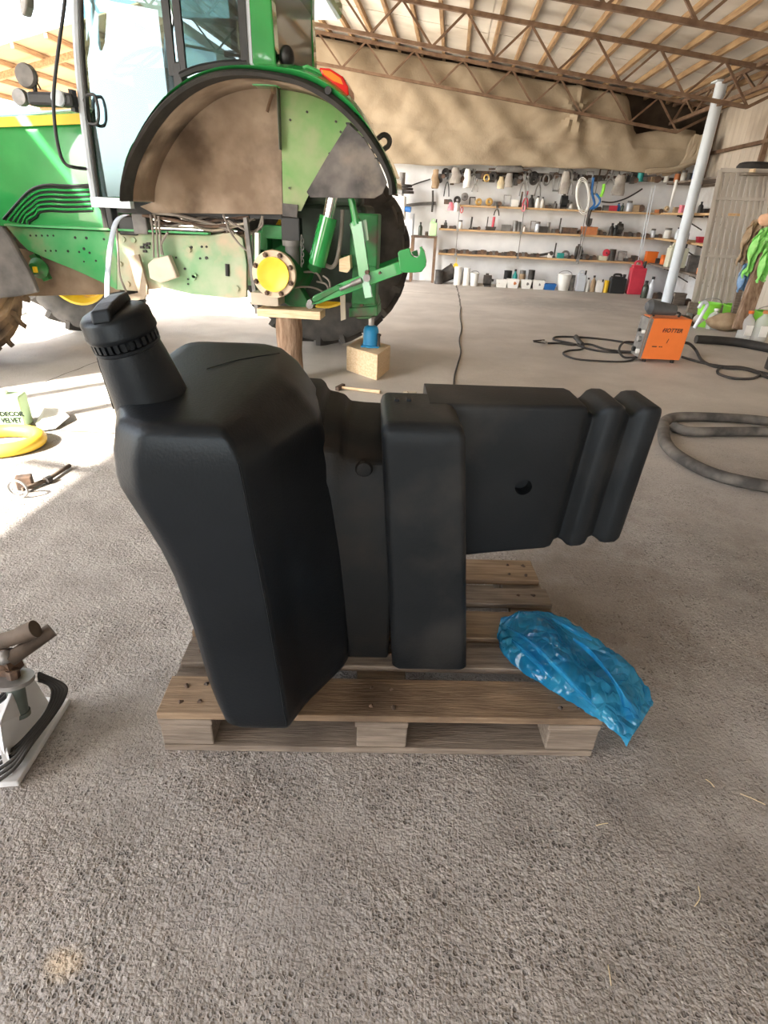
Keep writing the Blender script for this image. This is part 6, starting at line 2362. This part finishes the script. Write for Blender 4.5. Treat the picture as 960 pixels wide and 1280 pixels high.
q.box(dc + Vector((0, 0, .03)), (.35, .4, .06))
q.box(dc + Vector((0, -.1, .82)), (.28, .3, .04))
q.build('pillar', 'silver_paint')
q = LMB(dp)
q.box(dc + Vector((0, -.06, 1.36)), (.2, .4, .42))
q.build('head', 'white_plastic', bevel=.02)
q = LMB(dp)
for k in range(3):
    q.cyl(dc + Vector((.05, -.02, 1.62 + k * .055)), dc + Vector((.05, -.02, 1.665 + k * .055)), .20 - k * .02, 18)
q.build('belt_cover', 'dark_iron')
q = LMB(dp)
q.cyl(dc + Vector((0, .05, 1.78)), dc + Vector((0, .05, 1.98)), .06, 12)
q.build('drill_motor', 'grey_iron')
q = LMB(dp)
q.cyl(dc + Vector((.1, -.2, 1.35)), dc + Vector((.22, -.22, 1.34)), .05, 10)
q.build('feed_wheel', 'blue_plastic')
strap('wall_pipe', [(508, 257), (525, 255), (545, 254)], .03, 'grey_iron', 'grey pipe running along the wall above the small bench', 'pipe', 13.25)
strap('slanted_cord', [(514, 232), (525, 228), (538, 224)], .012, 'dark_iron', 'dark cord slanting up the wall left of the tools', 'cord', 13.25)
strap('hung_spanner', [(541, 238), (541, 250), (540, 265)], .022, 'dark_iron', 'long dark spanner hanging at the left end of the shelves', 'spanner', 13.2)
# ------------------------------------------------------------------ gate leaf leaning on the right wall
gbl, gbr = fl(864, 377, .10), fl(944, 376, .10)
gA = Vector((gbl.x, gbl.y, .10))
gE = (Vector((gbr.x, gbr.y, .10)) - gA)
gE = Vector((.96, -.28, 0)) if False else gE.normalized()
# foot line of the gate and the lean towards the wall
gt = thing('gate_leaf', 'weathered ribbed metal gate leaf leaning against the right wall', 'gate', (gA.x, gA.y, 0))
gA = Vector(at(866, 377, 9.8))
gE = Vector((cos(radians(-12)), sin(radians(-12)), 0))
GW = (at(944, 376, 9.5).x - gA.x) / cos(radians(12))
gA.z = max(gA.z, .03)
topl = at(900, 213, 10.0)
gU = Vector((topl.x - gA.x, topl.y - gA.y, topl.z - gA.z))
GH = gU.length
gU = gU.normalized()
gt.location = (gA.x, gA.y, 0)
gN = gE.cross(gU).normalized()
def gp(u, v, n=0):
    return gA + gE * u + gU * v + gN * n
TW = GW * .80
def gq(u, v, n=0):
    # the leaf narrows a little in the photo towards the top
    t = v / GH
    return gA + gE * (u * (1 - .18 * t)) + gU * v + gN * n
for (a, c, w_) in (((0, 0), (0, GH), .05), ((GW, 0), (GW, GH), .05), ((0, 0), (GW, 0), .05), ((0, GH), (GW, GH), .05), ((0, GH * .80), (GW, GH * .80), .04), ((0, GH * .37), (GW, GH * .37), .04)):
    q = LMB(gt)
    q.beam(gq(*a, .02), gq(*c, .02), w_, .035, gN)
    q.build('gate_frame', 'gate_sheet')
nr = 9
for k in range(nr):
    u0, u1 = GW * k / nr + .002, GW * (k + 1) / nr - .002
    q = LMB(gt)
    q.plate([gq(u0, .01), gq(u1, .01), gq(u1, GH - .01), gq(u0, GH - .01)], gN * .004)
    q.beam(gq(u0 + .018, .02, .010), gq(u0 + .018, GH - .02, .010), .028, .018, gN)
    q.build('gate_rib', 'gate_sheet')
q = LMB(gt)
q.beam((gA.x - .05, gA.y, gA.z / 2), (gA.x + GW + .05, gA.y + gE.y * GW, gA.z / 2), .12, gA.z * .96)
q.build('gate_sleeper', 'wood_grey')
# ------------------------------------------------------------------ junk heap on the right
def heap_bucket(px, py, wpx, hpx, m, lab, name='bucket', cat='bucket'):
    c = fl(px, py)
    s_ = mpp(c)
    r = thing(name, lab, cat, (c.x, c.y, 0))
    k_bucket(r, Vector((c.x, c.y, 0)), wpx * s_, hpx * s_, m)
    return r
heap_bucket(880, 408, 26, 28, 'lime_plastic', 'lime green bucket at the foot of the ribbed gate')
heap_bucket(910, 408, 24, 26, 'lime_plastic', 'lime green tub right of the other one below the gate')
heap_bucket(950, 414, 26, 24, 'lime_plastic', 'lime green tub at the right edge behind the clear jugs')
def jug(px, py, wpx, hpx, m, lab, capm):
    c = fl(px, py)
    s_ = mpp(c)
    c = Vector((c.x, c.y, 0))
    w_, h_ = wpx * s_, hpx * s_
    r = thing('plastic_jug', lab, 'jug', c)
    q = LMB(r)
    q.lathe([(0, 0), (w_ * .46, 0), (w_ * .5, .02), (w_ * .5, h_ * .55), (w_ * .42, h_ * .7), (w_ * .16, h_ * .85), (w_ * .14, h_ * .92), (0, h_ * .92)], 16, T0(c))
    q.build('jug_body', m)
    q = LMB(r)
    q.cyl(c + Vector((0, 0, h_ * .9)), c + Vector((0, 0, h_)), w_ * .2, 10)
    q.build('cap', capm)
    q = LMB(r)
    q.box(c + Vector((0, -w_ * .5, h_ * .35)), (w_ * .5, .01, h_ * .35))
    q.build('label', 'paper')
jug(928, 424, 17, 34, 'clear_plastic', 'clear plastic jug with an orange cap behind the black bar', 'orange_plastic')
jug(946, 426, 18, 36, 'clear_plastic', 'clear plastic jug with a white label nearest the right edge', 'brick_orange')
jug(889, 411, 15, 24, 'clear_plastic', 'cloudy plastic jug between the green bucket and the sacks', 'white_plastic')
def sack(px, py, wpx, hpx, m, lab):
    c = fl(px, py)
    s_ = mpp(c)
    b = MB()
    w_, h_ = wpx * s_, hpx * s_
    b.ball((c.x, c.y, h_ * .45), 1, 20, 12, (w_ / 2, w_ * .35, h_ * .5))
    b.v = [tuple(Vector(v) + Vector((noise.noise(Vector(v) * 6) * .05, noise.noise(Vector(v) * 6 + Vector((7, 0, 0))) * .05, noise.noise(Vector(v) * 7 + Vector((0, 9, 0))) * .04))) for v in b.v]
    b.v = [(v[0], v[1], max(.0, v[2])) for v in b.v]
    return tag(b.build('sack', m), lab, 'sack')
sack(905, 413, 46, 22, 'brown_sack', 'brown sack slumped behind the black bar on the floor')
sack(880, 408, 30, 16, 'grey_cloth', 'grey sack lying at the foot of the lime bucket')
sack(948, 394, 44, 50, 'brown_sack', 'big brown burlap heap at the right edge under the timber')
sack(917, 406, 30, 20, 'card_box', 'tan sack between the lime tubs')
b = MB()
a, c = fl(924, 412, .12), at(957, 318, 8.4)
b.beam(a, c, .16, .10, (0, 1, 0))
tag(b.build('timber_beam', 'bark'), 'thick brown timber leaning at the right edge', 'timber')
b = MB()
a, c = fl(914, 408, .05), at(938, 300, 9.0)
b.beam(a, c, .08, .05, (0, 1, 0))
tag(b.build('thin_timber', 'wood_grey'), 'thin grey timber leaning beside the gate', 'timber')
b = MB()
a, c = fl(928, 412, .05), at(950, 310, 8.6)
b.beam(a, c, .05, .03, (0, 1, 0))
tag(b.build('pale_lath', 'wood_pale'), 'pale lath leaning behind the thick brown timber', 'lath')
def rag(pts, rs, m, lab, y=8.4):
    b = MB()
    P_ = smoothpts([at(px, py, y) for px, py in pts], 7)
    n = len(P_)
    vs, fs = [], []
    K = 13
    for i, p in enumerate(P_):
        w_ = rs[0] + (rs[1] - rs[0]) * sin(pi * min(1, .15 + i / (n - 1)))
        for k in range(K):
            u = k / (K - 1) * 2 - 1
            e = noise.noise(Vector((u * 2.2, i * .28, p.x * 5)))
            vs.append(p + Vector((u * w_ * (1 + .25 * e), .05 * sin(u * 7 + i * .35) + .05 * e, .06 * e + .03 * u)))
    for i in range(n - 1):
        for k in range(K - 1):
            fs.append((i * K + k, i * K + k + 1, (i + 1) * K + k + 1, (i + 1) * K + k))
    b.add(vs, fs, True)
    o = b.build('rag', m)
    o.modifiers.new('t', 'SOLIDIFY').thickness = .012
    return tag(o, lab, 'rag')
rag(((962, 285), (950, 305), (943, 325), (935, 345)), (.05, .11), 'lime_cloth', 'green rag draped down the heap at the right edge')
rag(((966, 310), (958, 330), (950, 350)), (.04, .08), 'lime_cloth', 'smaller green rag on the timber at the far right', 8.1)
rag(((940, 330), (933, 348), (926, 362)), (.05, .10), 'blue_cloth', 'blue and white rag hanging below the green one', 8.5)
rag(((950, 275), (942, 290), (933, 310), (928, 330)), (.05, .10), 'brown_sack', 'brown sacking hung over the top of the heap', 8.7)
b = MB()
p_ = at(960, 274, 8.25)
b.ball(p_, .09, 12, 9, (1.3, .8, .8))
b.v = [tuple(Vector(v) + Vector((noise.noise(Vector(v) * 7) * .04,) * 3)) for v in b.v]
tag(b.build('orange_bundle', mat('peach_cloth', (.70, .40, .24), (.8, .55, .38), rough=.9, scale=8)), 'peach coloured bundle at the top of the right-hand heap', 'bundle')
c_ = fl(910, 408)
tag(MB().box((c_.x + .03, c_.y, .225), (.10, .05, .38)).build('label_box', 'paper'), 'narrow white box standing in the lime tub below the gate', 'box')
def scrap(px, py, n, lab, mats):
    for k in range(n):
        c = fl(px + (k % 4) * 7 - 10, py + (k // 4) * 5)
        r = thing('scrap_part', '%s, %s piece from the left' % (lab, ORD[k]), 'scrap', (c.x, c.y, 0), 'metal scraps behind the welder')
        k_lump(r, Vector((c.x, c.y, 0)), .14, .10 + .05 * (k % 3), mats[k % len(mats)])
scrap(858, 402, 7, 'metal scrap heaped behind the orange welder', ('brass', 'dark_iron', 'steel_dull', 'rust_dark'))
b = MB()
a = fl(872, 412)
b.tube(smoothpts([Vector((a.x - .05, a.y, .02)), Vector((a.x, a.y, .2)), Vector((a.x + .04, a.y + .02, .33)), Vector((a.x - .02, a.y + .02, .36)), Vector((a.x - .06, a.y + .02, .28))], 5), .025, 8)
tag(b.build('bent_pipe', 'silver_paint'), 'bent pale pipe standing just behind the orange welder', 'pipe')
row([('casting', 838, 20, 16, R_D), ('box', 846, 14, 14, 'wood_grey'), ('casting', 856, 14, 12, I_)], 'at the foot of the blue column', 'junk at the foot of the column', px_shelf(0.0, 11.4))
